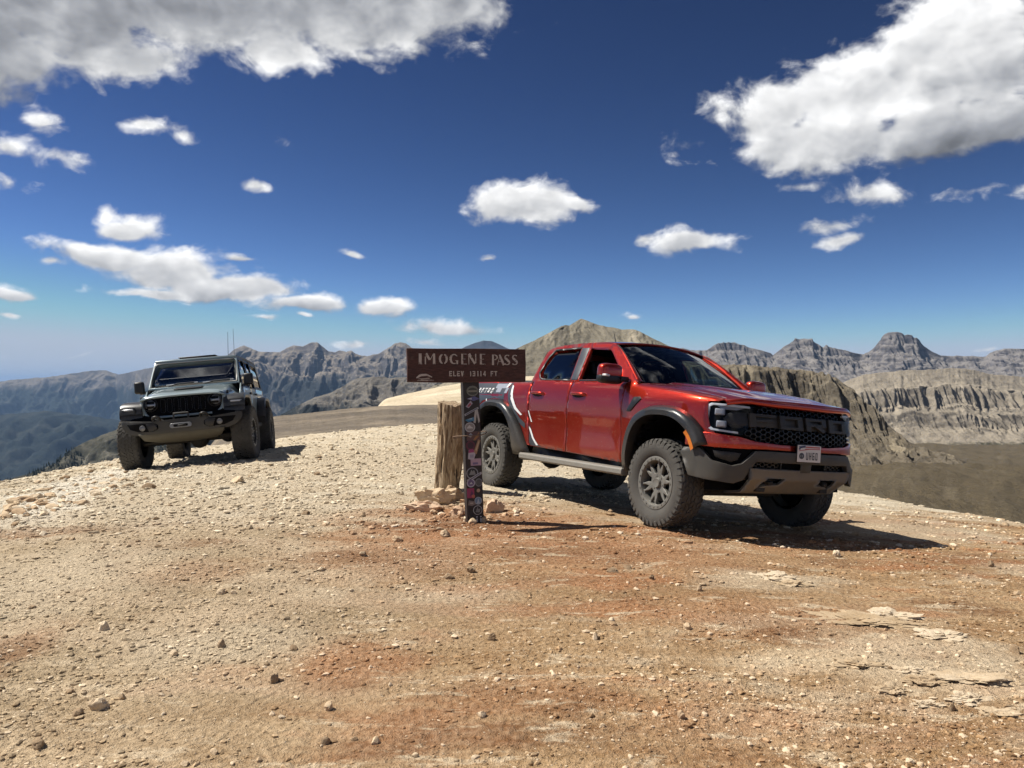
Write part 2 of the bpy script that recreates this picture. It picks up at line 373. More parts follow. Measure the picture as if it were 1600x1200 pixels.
    # outer slopes of the pass: darker weathered scree
    outs = N.smooth(N.math('ADD', py_, N.math('MULTIPLY', N.math('SUBTRACT', mid, .5), 5)), 24.0, 30.0)
    base = N.mix(outs, base, N.mix(mid, (0.15, 0.12, 0.088), (0.27, 0.22, 0.16)))
    sl = N.smooth(N.math('ADD', N.math('ADD', N.math('MULTIPLY', px_, -1), N.math('MULTIPLY', py_, -.18)), N.math('MULTIPLY', N.math('SUBTRACT', mid, .5), 1.4)), 5.5, 6.8)
    base = N.mix(N.math('MULTIPLY', sl, .7), base, N.mix(mid, (0.22, 0.155, 0.09), (0.36, 0.27, 0.165)))
    band = N.math('ABSOLUTE', N.math('ADD', N.math('ADD', px_, N.math('MULTIPLY', py_, .30)), N.math('ADD', 2.55, N.math('MULTIPLY', N.math('SUBTRACT', mid, .5), 1.6))))
    band = N.math('MULTIPLY', N.smooth(band, .15, .7, .75, 0.0), N.math('MULTIPLY', N.smooth(py_, 6.5, 8.0), N.smooth(py_, 12.0, 13.5, 1.0, 0.0)))
    base = N.mix(band, base, (0.72, 0.66, 0.55))
    return base, fin, grit, flatp
gm, N, B = new_mat('dirt')
base, fin, grit, flatp = ground_colour(N)
N.l.new(base, B.inputs['Base Color']); B.inputs['Roughness'].default_value = 0.95; B.inputs['Specular IOR Level'].default_value = 0.15
cob = N.voronoi(flatp, 34.0, 'SMOOTH_F1')
hh = N.math('ADD', N.math('MULTIPLY', fin, 1.0), N.math('ADD', N.math('MULTIPLY', grit, .35), N.math('MULTIPLY', cob, -.5)))
N.l.new(N.bump(hh, 1.0, 0.030), B.inputs['Normal'])
ground = grid_mesh('ground', GX, GY, GZ, gm)
tag(ground, 'bare rocky dirt top of the pass, cream and rust brown', None, None, 'structure')
# ------------------------------------------------------------------ mountains
def rock_mat(name, cols, scale, strata=0.0, scree=None, veg_shade=None, zlo=0, zhi=1, bump=1.0, dark=None, flute=None):
    """cols: three rock colours; strata: metres between beds; scree: colour on gentler ground; veg: (colour, zmax, noise scale)"""
    m, N, B = new_mat(name); p = N.pos(); x, y, z = N.sep(p)
    a = N.noise(p, 1.0/scale, 5, 0.62); b = N.noise(p, 5.0/scale, 5, 0.65)
    c = N.ramp(N.math('ADD', N.math('MULTIPLY', a, .75), N.math('MULTIPLY', b, .25)), [(.34, cols[0]), (.5, cols[1]), (.66, cols[2])])
    if strata:
        zz = N.math('MULTIPLY', N.math('ADD', z, N.math('MULTIPLY', N.math('SUBTRACT', a, .5), strata*.9)), 1.0/strata)
        st = N.noise(N.comb(0.0, 0.0, zz), 1.0, 3, 0.7)
        c = N.mix(N.smooth(st, .44, .58, .0, .70), c, N.mix(.45, cols[0], (0.02, 0.02, 0.022)))
    nrm = N.n.new('ShaderNodeNewGeometry').outputs['Normal']; nz = N.sep(nrm)[2]
    if scree is not None:
        c = N.mix(N.math('MULTIPLY', N.smooth(N.math('ADD', nz, N.math('MULTIPLY', N.math('SUBTRACT', b, .5), .5)), .50, .80), .85), c, N.mix(b, scree, N.mix(.6, scree, cols[1])))
    if veg_shade is not None:
        vc, zmax, vs_ = veg_shade
        f = N.smooth(N.math('ADD', z, N.math('MULTIPLY', N.math('SUBTRACT', N.noise(p, 1.0/vs_, 6, .6), .5), vs_*1.6)), zmax-vs_*.25, zmax+vs_*.25, 1.0, 0.0)
        vn = N.noise(p, 14.0/vs_, 5, .7)
        c = N.mix(f, c, N.ramp(vn, [(.35, tuple(v*.6 for v in vc)), (.55, vc), (.72, tuple(min(1, v*1.9+.012) for v in vc))]))
    if flute is not None:     # stains and debris tracks running down the face
        fu, fv, cpale, cdark, fa = flute
        uvn = N.n.new('ShaderNodeUVMap'); uvn.uv_map = 'face'
        sn = N.noise(N.mapv(uvn.outputs[0], (fu, fv, 1)), 1.0, 5, .62, 2.0, .4)
        c = N.mix(N.smooth(sn, .52, .70, 0, fa), c, cpale); c = N.mix(N.smooth(sn, .30, .46, fa, 0), c, cdark)
    c = N.mix(N.smooth(N.noise(p, 30.0/scale, 4, .75), .36, .54, .34, 0.0), c, N.mix(.75, c, (0.01, 0.01, 0.012)))
    N.l.new(c, B.inputs['Base Color']); B.inputs['Roughness'].default_value = 0.95; B.inputs['Specular IOR Level'].default_value = 0.1
    N.l.new(N.bump(N.math('ADD', b, N.math('MULTIPLY', N.noise(p, 22.0/scale, 5, .7), .4)), 0.7*bump, scale*.05), B.inputs['Normal'])
    return m

def interp(tab, x):
    t = np.array(tab, float); return np.interp(x, t[:, 0], t[:, 1])
def ridge_mesh(name, crest, depth, base_y, base_depth, mat, cols=400, rows=120, prof=((0, 1), (1, 0)), rough=1.0, gully=0.0, gfreq=0.02, gz=0.0, amp=0.0, afreq=.01, back=.35, seed=0.0, crest_noise=1.0, fl=0.0, ffreq=.1, fband=(.1, .4), taper=.08, fband2=None, dense=None, sink=0.0):
    """a mountain face from its skyline down to its foot: skyline bearings from the picture, at true distance"""
    px = np.linspace(crest[0][0], crest[-1][0], cols)
    py = interp(crest, px)+crest_noise*(1.0*fbm(px/16., seed, .3, 5, .6))
    Dc = interp(depth, px); Db = interp(base_depth, px); by = interp(base_y, px)
    u = (px-800)/F_PX
    zc = CAM_H+(600-py)/F_PX*Dc; zb = CAM_H+(600-by)/F_PX*Db
    e_ = np.minimum(np.arange(cols), np.arange(cols)[::-1])/(cols*taper)
    if sink: dn = sink*(1-np.clip(e_, 0, 1))**2; zc = zc-dn; zb = zb-dn
    else: zc = zb+(zc-zb)*np.clip(e_, 0, 1)**.7
    tt_ = np.linspace(0, 1, rows)**1.15
    if dense:      # half of the rows go where the cliffs are
        d0, d1 = dense; tt_ = np.concatenate([np.linspace(0, d0, rows//6)[:-1], np.linspace(d0, d1, rows//2)[:-1], np.linspace(d1, 1, rows-rows//6-rows//2)])
    t = np.concatenate([-np.linspace(back, 0.02, 14), tt_])[:, None]
    tp = np.clip(t, 0, 1)
    g = np.interp(tp, [p[0] for p in prof], [p[1] for p in prof])
    D = Dc+(Db-Dc)*t
    # spread the foot with the bearing so that the face stays at its true width
    X = u*D; Y = D+0*X
    Z = zb+(zc-zb)*g
    Z = np.where(t < 0, zc-(np.abs(zc-zb)+2.0)*np.abs(t)*1.1, Z)
    w = np.sin(np.clip(tp, 0, 1)*math.pi)**.6
    along = X*1.0
    if gully:   # gullies run down the face
        gn = ridged(along*gfreq+.35*fbm(along*gfreq*.7, tp*3, seed, 2), tp*.9+seed, seed*1.7, 4, .55)-.6
        Z = Z+gully*gn*w
        Y = Y-gully*.8*gn*w
    if fl:      # fluted cliff bands
        b0, b1 = fband
        wav = .05*fbm(along*ffreq*.12, 0*tp, seed+1.7, 3)
        wb = np.clip((tp-b0-wav)/.015, 0, 1)*np.clip((b1+wav-tp)/.05, 0, 1)
        if fband2: wb = wb+np.clip((tp-fband2[0]-wav)/.015, 0, 1)*np.clip((fband2[1]+wav-tp)/.05, 0, 1)*np.clip((along/np.mean(Dc)-(1380-800)/F_PX)*20, .25, 1)
        fn = ridged(along*ffreq+.6*fbm(along*ffreq*.5, tp*6, seed, 2), tp*2.2, seed+4.4, 3, .6)-.55
        Y = Y-fl*fn*wb; Z = Z+fl*.35*fn*wb
    if amp:
        an = fbm(X*afreq, Y*afreq, Z*afreq*1.5+seed, 6, .55)
        Z = Z+amp*an*np.clip(tp*8, 0, 1)
    o = grid_mesh(name, X, Y, Z, mat)
    uv = o.data.uv_layers.new(name='face'); ii = np.empty(len(o.data.loops), np.int32); o.data.loops.foreach_get('vertex_index', ii)
    uvs = np.stack([(u*Dc)[None, :]+0*X, tp*float(np.mean(np.abs(Dc-Db)))+0*X], -1).reshape(-1, 2)[ii]; uv.data.foreach_set('uv', uvs.astype(np.float32).ravel())
    return tag(o, None, None, None, 'structure')

blue_rock = rock_mat('far_range_rock', [(.075,.072,.072), (.125,.115,.108), (.20,.18,.16)], 700, 0, (.20,.175,.145), ((.020,.030,.028), -60, 420), flute=(.0030, .0006, (.23,.205,.175), (.065,.063,.065), .4))
R1 = ridge_mesh('far_mountain_range', [(-260,590),(-100,585),(0,596),(38,592),(75,589),(120,583),(145,579),(165,578),(185,585),(240,574),(300,566),(330,563),(345,571),(420,575)],
    [(-260,14500),(180,14000),(240,11500),(420,10000)], [(-260,690),(100,690),(240,700),(420,700)], [(-260,12400),(180,12000),(240,9800),(420,8600)], blue_rock, 420, 120,
    ((0,1),(.25,.68),(.6,.3),(1,0)), gully=420, gfreq=.0011, amp=120, afreq=.0016, seed=3.1)
forest_m = rock_mat('forest_slope', [(.010,.016,.016), (.017,.024,.022), (.040,.044,.036)], 300, 0, None, None, bump=1.6)
R1v = ridge_mesh('forested_valley', [(-260,655),(0,648),(70,642),(140,650),(220,662),(330,655),(470,652)], [(-260,9000),(470,8000)],
    [(-260,800),(470,800)], [(-260,6300),(470,5600)], forest_m, 230, 110, ((0,1),(.5,.46),(1,0)), gully=240, gfreq=.0018, amp=90, afreq=.0026, seed=8.8, back=.1)
mid_rock = rock_mat('talus_peak_rock', [(.080,.076,.080), (.140,.128,.122), (.225,.20,.18)], 420, 70, (.26,.222,.175), ((.026,.032,.034), 60, 240), flute=(.0075, .0016, (.31,.275,.235), (.07,.068,.072), .5))  # dark tone below zmax: cloud shadow painted into the colour, with some forest
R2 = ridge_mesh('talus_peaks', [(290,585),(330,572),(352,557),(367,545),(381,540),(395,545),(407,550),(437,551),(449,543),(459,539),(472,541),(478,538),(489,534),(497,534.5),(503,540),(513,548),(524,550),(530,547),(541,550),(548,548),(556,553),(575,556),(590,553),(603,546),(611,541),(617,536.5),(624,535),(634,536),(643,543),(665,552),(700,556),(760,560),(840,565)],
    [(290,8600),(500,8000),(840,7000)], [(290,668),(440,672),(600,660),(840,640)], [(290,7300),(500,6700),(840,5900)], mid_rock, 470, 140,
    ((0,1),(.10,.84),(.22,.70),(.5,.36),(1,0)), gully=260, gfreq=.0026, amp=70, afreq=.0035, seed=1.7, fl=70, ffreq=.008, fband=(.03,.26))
dark_m = rock_mat('dark_peak_rock', [(.03,.034,.04), (.05,.052,.056), (.08,.078,.078)], 600, 0, None, None)
R2c = ridge_mesh('dark_far_peak', [(690,560),(715,548),(728,541),(742,536),(756,532),(768,533),(778,537),(792,544),(812,551),(850,560)], [(690,12000),(850,12000)],
    [(690,600),(850,600)], [(690,11000),(850,11000)], dark_m, 160, 50, ((0,1),(.5,.4),(1,0)), gully=60, gfreq=.0024, amp=30, afreq=.003, seed=5.1, crest_noise=.4)
spur_m = rock_mat('grey_spur_rock', [(.070,.068,.068), (.115,.108,.10), (.19,.17,.145)], 130, 0, (.20,.18,.15), ((.028,.034,.036), -70, 50), flute=(.03, .006, (.27,.24,.195), (.055,.054,.054), .5))
R2b = ridge_mesh('grey_spur', [(380,668),(430,652),(470,632),(492,621),(518,613),(532,606),(545,597),(560,591),(580,589),(600,588),(606,591),(640,589),(700,586),(760,584),(820,580)],
    [(380,2700),(820,2400)], [(380,690),(600,660),(820,645)], [(380,2450),(820,2150)], spur_m, 330, 130, ((0,1),(.3,.6),(1,0)), gully=36, gfreq=.012, amp=13, afreq=.016, seed=6.2)
castle_m = rock_mat('castle_peak_rock', [(.070,.066,.073), (.130,.121,.123), (.215,.197,.188)], 240, 26, (.255,.235,.215), None, flute=(.014, .003, (.30,.275,.245), (.060,.056,.062), .40))
R8 = ridge_mesh('castellated_peaks', [(1000,560),(1040,552),(1059,545),(1066,543.5),(1078,547),(1103,548),(1115,540),(1121,537),(1129,535.5),(1148,535),(1155,538),(1162,539),(1169,543),(1180,545),(1194,549),(1204,552),(1208,555.5),(1217,548),(1225,541),(1233,537),(1240,532),(1242.5,528),(1249,530.5),(1256,528.5),(1263,530),(1269,528.5),(1271.5,534),(1279,538),(1286,543),(1291,538.5),(1295,542),(1304,544),(1320,548),(1334,551),(1349,553.5),(1357,550.5),(1366,543),(1371,537),(1376,531),(1378.5,526),(1382,522.5),(1388,519.5),(1395,518.5),(1403,518.5),(1410,520.5),(1413,524),(1418,523),(1425,524),(1428,528),(1432,527.5),(1436,531),(1440,537),(1444,541),(1451,546),(1456,549),(1470,555),(1490,556.5),(1510,556),(1540,557),(1547,551),(1556,547.5),(1570,544.5),(1600,545),(1680,552),(1780,560)],
    [(1000,5000),(1780,4800)], [(1000,610),(1250,612),(1780,612)], [(1000,4350),(1780,4150)], castle_m, 620, 130,
    ((0,1),(.06,.84),(.16,.74),(.22,.62),(.36,.52),(.42,.42),(1,0)), gully=60, gfreq=.0065, amp=20, afreq=.010, seed=2.3, crest_noise=.7, fl=34, ffreq=.022, fband=(.01,.30), back=.6)
pale_m = rock_mat('pale_scree_rock', [(.115,.102,.088), (.20,.175,.140), (.31,.27,.215)], 90, 0, (.325,.282,.22), ((.085,.078,.05), -118, 14), flute=(.030, .004, (.42,.365,.285), (.13,.113,.093), .55))
R7 = ridge_mesh('pale_fluted_mountain', [(1270,620),(1300,604),(1330,592.5),(1348,585.6),(1380,582),(1405,579),(1459,577),(1480,575.5),(1495,575),(1510,576),(1522,577.5),(1534,582),(1555,585),(1600,589),(1700,592),(1800,600)],
    [(1270,1750),(1800,1900)], [(1270,712),(1420,704),(1800,704)], [(1270,1480),(1800,1560)], pale_m, 470, 170,
    ((0,1),(.20,.80),(.30,.74),(.40,.50),(.52,.42),(.62,.24),(1,0)), gully=10, gfreq=.014, amp=3.5, afreq=.03, seed=9.4, fl=24, ffreq=.050, fband=(.26,.48), fband2=(.53,.72), dense=(.22,.75), back=.8)
basin_m = rock_mat('basin_turf', [(.050,.042,.030), (.100,.080,.052), (.19,.162,.12)], 34, 0, (.098,.079,.050), None, bump=1.4, flute=(.03, .012, (.17,.145,.105), (.05,.043,.03), .35))
R9 = ridge_mesh('green_basin', [(900,704),(1330,698),(1420,692),(1500,694),(1600,695),(1980,700)], [(900,1500),(1980,1600)], [(900,800),(1400,812),(1560,835),(1640,860),(1980,900)], [(900,120),(1980,120)],
    basin_m, 240, 160, ((0,1),(.45,.75),(.7,.37),(.8,.21),(.9,.09),(1,0)), gully=5, gfreq=.02, amp=2.6, afreq=.03, seed=7.7, back=.1)
cliff_m = rock_mat('near_cliff_rock', [(.055,.046,.037), (.145,.124,.094), (.28,.24,.178)], 30, 0, (.150,.125,.090), None, bump=1.5, flute=(.11, .020, (.37,.315,.225), (.045,.038,.031), .60))
R6 = ridge_mesh('broken_cliff', [(860,590),(960,572),(1030,566),(1090,567),(1135,570),(1165,571),(1195,573),(1230,576),(1264,579),(1280,583),(1291,586.5),(1306,591),(1318,598),(1330,606),(1348,624),(1369,642),(1390,666),(1405,680),(1414,687),(1430,698),(1460,706),(1510,716)],
    [(860,600),(1250,540),(1330,520),(1414,480),(1510,450)], [(860,790),(1250,785),(1340,765),(1414,752),(1510,752)], [(860,470),(1250,395),(1414,380),(1510,385)], cliff_m, 500, 200,
    ((0,1),(.14,.965),(.17,.95),(.25,.60),(.30,.56),(.36,.46),(.6,.26),(1,0)), gully=5.0, gfreq=.07, amp=2.6, afreq=.11, seed=4.6, fl=12, ffreq=.115, fband=(.15,.46), fband2=(.55,.66), crest_noise=1.8, taper=.03, dense=(.14,.38), back=1.2)
peak_m = rock_mat('bare_peak_rock', [(.115,.105,.090), (.17,.155,.125), (.25,.222,.17)], 60, 0, (.225,.20,.15), None, flute=(.040, .006, (.44,.385,.29), (.10,.092,.078), .60))
R5 = ridge_mesh('bare_pointed_peak', [(640,612),(690,600),(740,578),(785,556),(810,543),(836,531.5),(855,522),(868,514.5),(877.5,509.6),(883,508),(889.7,509),(900,502.5),(908,498),(914,499.5),(919,501.5),(930,505.7),(945,510),(960,512),(971,514.7),(994,515.6),(1001,518.4),(1024,530.6),(1054,544.7),(1080,556),(1120,570),(1180,590)],
    [(640,620),(908,900),(1180,800)], [(640,622),(908,612),(1180,620)], [(640,500),(908,720),(1180,660)], peak_m, 420, 160,
    ((0,1),(.3,.66),(.7,.24),(1,0)), gully=4, gfreq=.028, amp=1.8, afreq=.035, seed=2.9, fl=4, ffreq=.08, fband=(.0,.22), crest_noise=.6, back=.8)
road_m = rock_mat('pale_shoulder_dirt', [(.40,.33,.225), (.54,.455,.325), (.66,.57,.425)], 26, 0, None, None, bump=.4)
R4 = ridge_mesh('pale_shoulder', [(540,640),(569,633),(600,624),(623,618),(656,611),(700,602),(730,597),(760,592),(820,588),(900,586),(1000,590),(1090,610)], [(540,190),(700,260),(1000,300)],
    [(540,646),(1000,642)], [(540,110),(1000,110)], road_m, 200, 80, ((0,1),(.5,.6),(1,0)), gully=.25, gfreq=.09, amp=.25, afreq=.08, seed=3.9, crest_noise=.3, sink=26, taper=.12)
saddle_m = rock_mat('grey_saddle_scree', [(.095,.082,.068), (.165,.138,.108), (.30,.245,.18)], 26, 0, None, None, bump=.8, flute=(.05, .05, (.30,.25,.18), (.06,.055,.05), .5))
R3 = ridge_mesh('grey_saddle', [(250,690),(330,668),(400,656),(431,650.5),(481,645),(536,639),(569,636),(591,634.5),(634,633),(700,632),(800,634),(950,642),(1060,652)], [(330,110),(569,120),(950,95)],
    [(250,690),(1060,690)], [(250,30),(1060,30)], saddle_m, 300, 110, ((0,1),(.5,.62),(1,0)), gully=.12, gfreq=.10, amp=.22, afreq=.08, seed=1.9, crest_noise=.6, taper=.16, sink=16)
hill_m = rock_mat('wooded_hill_turf', [(.026,.030,.024), (.055,.054,.040), (.20,.185,.145)], 120, 0, None, None, bump=1.0)
HILL_CREST = [(-200,790),(-60,775),(0,752),(60,736),(90,722),(112,702),(130,692),(160,679),(190,669),(240,655),(300,645),(360,655),(430,668)]
R1h = ridge_mesh('wooded_hill', HILL_CREST, [(-200,1500),(430,2300)], [(-200,900),(430,880)], [(-200,1180),(430,1800)], hill_m, 300, 140, ((0,1),(.4,.55),(1,0)), gully=40, gfreq=.010, amp=14, afreq=.012, seed=5.7, back=.6)
# valley floor far below, out to the horizon
fm_, N, B = new_mat('valley_floor'); B.inputs['Base Color'].default_value = (.05, .055, .042, 1); B.inputs['Roughness'].default_value = 1
c = N.noise(N.pos(), .0012, 8, .6); N.l.new(N.ramp(c, [(.35, (.025,.032,.022)), (.6, (.07,.068,.048)), (.75, (.12,.11,.085))]), B.inputs['Base Color'])
a_ = np.linspace(-60000, 60000, 61); VX, VY = np.meshgrid(a_, a_)
rr = np.hypot(VX, VY)
VZ = -1150+80*fbm(VX/9000., VY/9000., 2.2, 3)
VZ = np.where(rr < 3000, -1150, VZ)
tag(grid_mesh('valley_floor', VX, VY, VZ, fm_), None, None, None, 'structure')
# flanks of the pass itself down to the valley, all round
fl_ = rock_mat('flank_scree', [(.12,.098,.07), (.19,.155,.11), (.28,.23,.165)], 40, 0, None, None)
th = np.linspace(0, 2*math.pi, 181); rd_ = np.array([58, 75, 110, 180, 320, 700, 1500, 2600]); zd = np.array([-24, -34, -62, -118, -215, -460, -880, -1155])
TH, RD = np.meshgrid(th, rd_); ZD = np.repeat(zd[:, None], len(th), 1)
grid_o = grid_mesh('pass_flank', RD*np.sin(TH), RD*np.cos(TH), ZD+RD*.05*fbm(np.sin(TH)*3, np.cos(TH)*3, RD/300., 4), fl_, flip=True)
tag(grid_o, None, None, None, 'structure')

# conifers on the wooded hill and in the valley: far off, one mass
def forest(name, spots, mat, hmin, hmax):
    V, Fc = [], []; n = 0
    k = 6; an = np.arange(k)*2*math.pi/k
    for (x, y, z) in spots:
        h = random.uniform(hmin, hmax); r = h*random.uniform(.16, .24); rot = random.random()*6
        for (z0, z1, rr) in ((.0, .55, 1.0), (.28, .8, .72), (.55, 1.0, .45)):
            ring = [(x+math.cos(q+rot)*r*rr*random.uniform(.8, 1.2), y+math.sin(q+rot)*r*rr*random.uniform(.8, 1.2), z+h*z0) for q in an]
            V += ring+[(x, y, z+h*z1)]
            Fc += [(n+i, n+(i+1) % k, n+k) for i in range(k)]; n += k+1
    return np_mesh(name, np.array(V), np.array(Fc), mat, None, False)
cm, N, B = new_mat('conifer_green'); B.inputs['Roughness'].default_value = 1
N.l.new(N.ramp(N.noise(N.pos(), .05, 3), [(.3, (.014,.024,.016)), (.7, (.034,.048,.030))]), B.inputs['Base Color'])
bvh_src = R1h
co = np.array([v.co for v in R1h.data.vertices])
sel = co[(co[:, 1] > 1000)]
dens_ = fbm(sel[:, 0]*.006, sel[:, 1]*.006, 1.1, 4)
sel = sel[dens_ > -.12]
pick = sel[RNG.integers(0, len(sel), 6500)]+np.c_[RNG.normal(0, 6, (6500, 2)), np.zeros(6500)-1.5]
fo = forest('conifer_forest', pick, cm, 6, 12); tag(fo, 'dark conifer forest on the hillside below the pass', 'forest', None, 'stuff')

# ------------------------------------------------------------------ the air
hz = bpy.data.materials.new('air'); hz.use_nodes = True; hz.node_tree.nodes.clear()
ho = hz.node_tree.nodes.new('ShaderNodeOutputMaterial'); hv = hz.node_tree.nodes.new('ShaderNodeVolumePrincipled')
hv.inputs['Color'].default_value = (.38, .61, 1.0, 1); hv.inputs['Density'].default_value = 2.3e-5; hv.inputs['Anisotropy'].default_value = 0.0
hz.node_tree.links.new(hv.outputs[0], ho.inputs['Volume'])
hx, hy, h0, h1 = 62000.0, 62000.0, -1700.0, 560.0
hb = mesh_obj('haze', [(-hx,-hy,h0),(hx,-hy,h0),(hx,hy,h0),(-hx,hy,h0),(-hx,-hy,h1),(hx,-hy,h1),(hx,hy,h1),(-hx,hy,h1)],
    [(3,2,1,0),(4,5,6,7),(0,1,5,4),(1,2,6,5),(2,3,7,6),(3,0,4,7)], hz, None, False)
tag(hb, 'thin blue mountain haze filling the air', None, None, 'stuff')
# ------------------------------------------------------------------ mesh helpers for built things
def finish(me, angle=35):
    me.polygons.foreach_set('use_smooth', [True]*len(me.polygons)); me.set_sharp_from_angle(angle=rad(angle)); me.update()
def bm_obj(name, bm, mat, parent=None, angle=35, bevel=0.0, seg=2):
    bmesh.ops.recalc_face_normals(bm, faces=bm.faces)
    me = bpy.data.meshes.new(name); bm.to_mesh(me); bm.free(); finish(me, angle)
    if mat is not None: me.materials.append(mat)
    o = link(bpy.data.objects.new(name, me), parent)
    if bevel:
        b = o.modifiers.new('bevel', 'BEVEL'); b.width = bevel; b.segments = seg; b.limit_method = 'ANGLE'; b.angle_limit = rad(32)
        b.harden_normals = False
    return o
def inside(p, poly):
    x, y = p; c = False; n = len(poly); j = n-1
    for i in range(n):
        xi, yi = poly[i]; xj, yj = poly[j]
        if (yi > y) != (yj > y) and x < (xj-xi)*(y-yi)/(yj-yi)+xi: c = not c
        j = i
    return c
def densify(poly, res):
    out = []
    for i in range(len(poly)):
        a = poly[i]; b = poly[(i+1) % len(poly)]; d = math.hypot(b[0]-a[0], b[1]-a[1]); k = max(1, int(round(d/res)))
        out += [(a[0]+(b[0]-a[0])*t/k, a[1]+(b[1]-a[1])*t/k) for t in range(k)]
    return out
def spline(pts, k=6, closed=False):
    """Catmull-Rom through 2-d or 3-d points"""
    P = [Vector(p) for p in pts]; n = len(P); out = []
    rng = range(n if closed else n-1)
    for i in rng:
        if closed: a, b, c, d = P[(i-1) % n], P[i], P[(i+1) % n], P[(i+2) % n]
        else: a, b, c, d = P[max(i-1, 0)], P[i], P[i+1], P[min(i+2, n-1)]
        for t in range(k):
            s = t/k; out.append(tuple(.5*((2*b)+(c-a)*s+(2*a-5*b+4*c-d)*s*s+(3*b-a-3*c+d)*s**3)))
    if not closed: out.append(tuple(P[-1]))
    return out
def cdt(outline, holes=(), res=.05):
    loops = [densify(outline, res)]+[densify(h, res) for h in holes]
    V, E = [], []
    for L in loops:
        s = len(V); V += [Vector(p) for p in L]; E += [(s+i, s+(i+1) % len(L)) for i in range(len(L))]
    xs = [p[0] for p in loops[0]]; ys = [p[1] for p in loops[0]]
    B = np.array([tuple(v) for v in V])
    ny = int((max(ys)-min(ys))/res)+1; nx = int((max(xs)-min(xs))/res)+1
    for j in range(1, ny+1):
        for i in range(nx+2):
            p = (min(xs)+(i+.5*(j % 2))*res, min(ys)+j*res*.95)
            if inside(p, loops[0]) and not any(inside(p, h) for h in loops[1:]) and np.min((B[:, 0]-p[0])**2+(B[:, 1]-p[1])**2) > (.45*res)**2: V.append(Vector(p))
    r = delaunay_2d_cdt(V, E, [], 0, 1e-6)
    vs_, fs = r[0], r[2]; F_ = []
    for f in fs:
        c = (sum(vs_[i][0] for i in f)/3, sum(vs_[i][1] for i in f)/3)
        if inside(c, loops[0]) and not any(inside(c, h) for h in loops[1:]): F_.append(tuple(f))
    return [(v[0], v[1]) for v in vs_], F_
def panel(name, outline, fmap, mat, parent, out, holes=(), res=.05, thick=.012, bevel=.004, angle=40):
    """a sheet cut to an outline in two coordinates, bent to shape by fmap, with thickness and rounded edges"""
    V, Fs = cdt(outline, holes, res)
    co = [Vector(fmap(*v)) for v in V]
    nsum = Vector((0, 0, 0))
    for f in Fs: nsum += (co[f[1]]-co[f[0]]).cross(co[f[2]]-co[f[0]])
    if nsum.dot(Vector(out)) < 0: Fs = [f[::-1] for f in Fs]
    me = bpy.data.meshes.new(name); me.from_pydata([tuple(c) for c in co], [], Fs); finish(me, angle)
    if mat is not None: me.materials.append(mat)
    o = link(bpy.data.objects.new(name, me), parent)
    if thick:
        s = o.modifiers.new('thickness', 'SOLIDIFY'); s.thickness = thick; s.offset = -1
        if bevel:
            b = o.modifiers.new('bevel', 'BEVEL'); b.width = bevel; b.segments = 2; b.limit_method = 'ANGLE'; b.angle_limit = rad(45)
    return o
def loft(name, curves, mat, parent, out=None, thick=0.0, k=1, angle=40, bevel=0.0, closed=False):
    n = len(curves[0]); V = [tuple(p) for c in curves for p in c]; Fs = []
    for i in range(len(curves)-1):
        for j in range(n if closed else n-1):
            j2 = (j+1) % n; Fs.append((i*n+j, i*n+j2, (i+1)*n+j2, (i+1)*n+j))
    if out is not None:
        ns = Vector((0, 0, 0))
        for f in Fs:
            a, b, c = (Vector(V[f[q]]) for q in (0, 1, 2)); ns += (b-a).cross(c-a)
        if ns.dot(Vector(out)) < 0: Fs = [f[::-1] for f in Fs]
    me = bpy.data.meshes.new(name); me.from_pydata(V, [], Fs); finish(me, angle)
    if mat is not None: me.materials.append(mat)
    o = link(bpy.data.objects.new(name, me), parent)
    if thick:
        s = o.modifiers.new('thickness', 'SOLIDIFY'); s.thickness = thick; s.offset = -1
    if bevel:
        b = o.modifiers.new('bevel', 'BEVEL'); b.width = bevel; b.segments = 2; b.limit_method = 'ANGLE'; b.angle_limit = rad(40)
    return o
def add_box(bm, c, s, rot=None, taper=None):
    """box of size s at c; taper = (sx, sy) scale of the top face"""
    r = bmesh.ops.create_cube(bm, size=1.0)['verts']
    for v in r:
        x, y, z = v.co
        if taper and z > 0: x *= taper[0]; y *= taper[1]
        q = Vector((x*s[0], y*s[1], z*s[2]))
        if rot is not None: q = rot @ q
        v.co = q+Vector(c)
    return r
def add_prism(bm, poly, fa, fb):
    """polygon swept from fa(p) to fb(p)"""
    a = [bm.verts.new(fa(p)) for p in poly]; b = [bm.verts.new(fb(p)) for p in poly]; n = len(poly)
    bm.faces.new(a); bm.faces.new(b[::-1])
    for i in range(n): bm.faces.new((a[i], b[i], b[(i+1) % n], a[(i+1) % n]))
def add_tube(bm, path, r, seg=10, caps=True):
    P = [Vector(p) for p in path]; rings = []
    up = Vector((0, 0, 1))
    for i, p in enumerate(P):
        t = (P[min(i+1, len(P)-1)]-P[max(i-1, 0)]).normalized()
        s = t.cross(up)
        if s.length < .05: s = t.cross(Vector((1, 0, 0)))
        s.normalize(); w = s.cross(t)
        rr = r[i] if isinstance(r, (list, tuple)) else r
        rings.append([bm.verts.new(p+s*math.cos(2*math.pi*k/seg)*rr+w*math.sin(2*math.pi*k/seg)*rr) for k in range(seg)])
    for a, b in zip(rings, rings[1:]):
        for k in range(seg): bm.faces.new((a[k], a[(k+1) % seg], b[(k+1) % seg], b[k]))
    if caps: bm.faces.new(rings[0][::-1]); bm.faces.new(rings[-1])
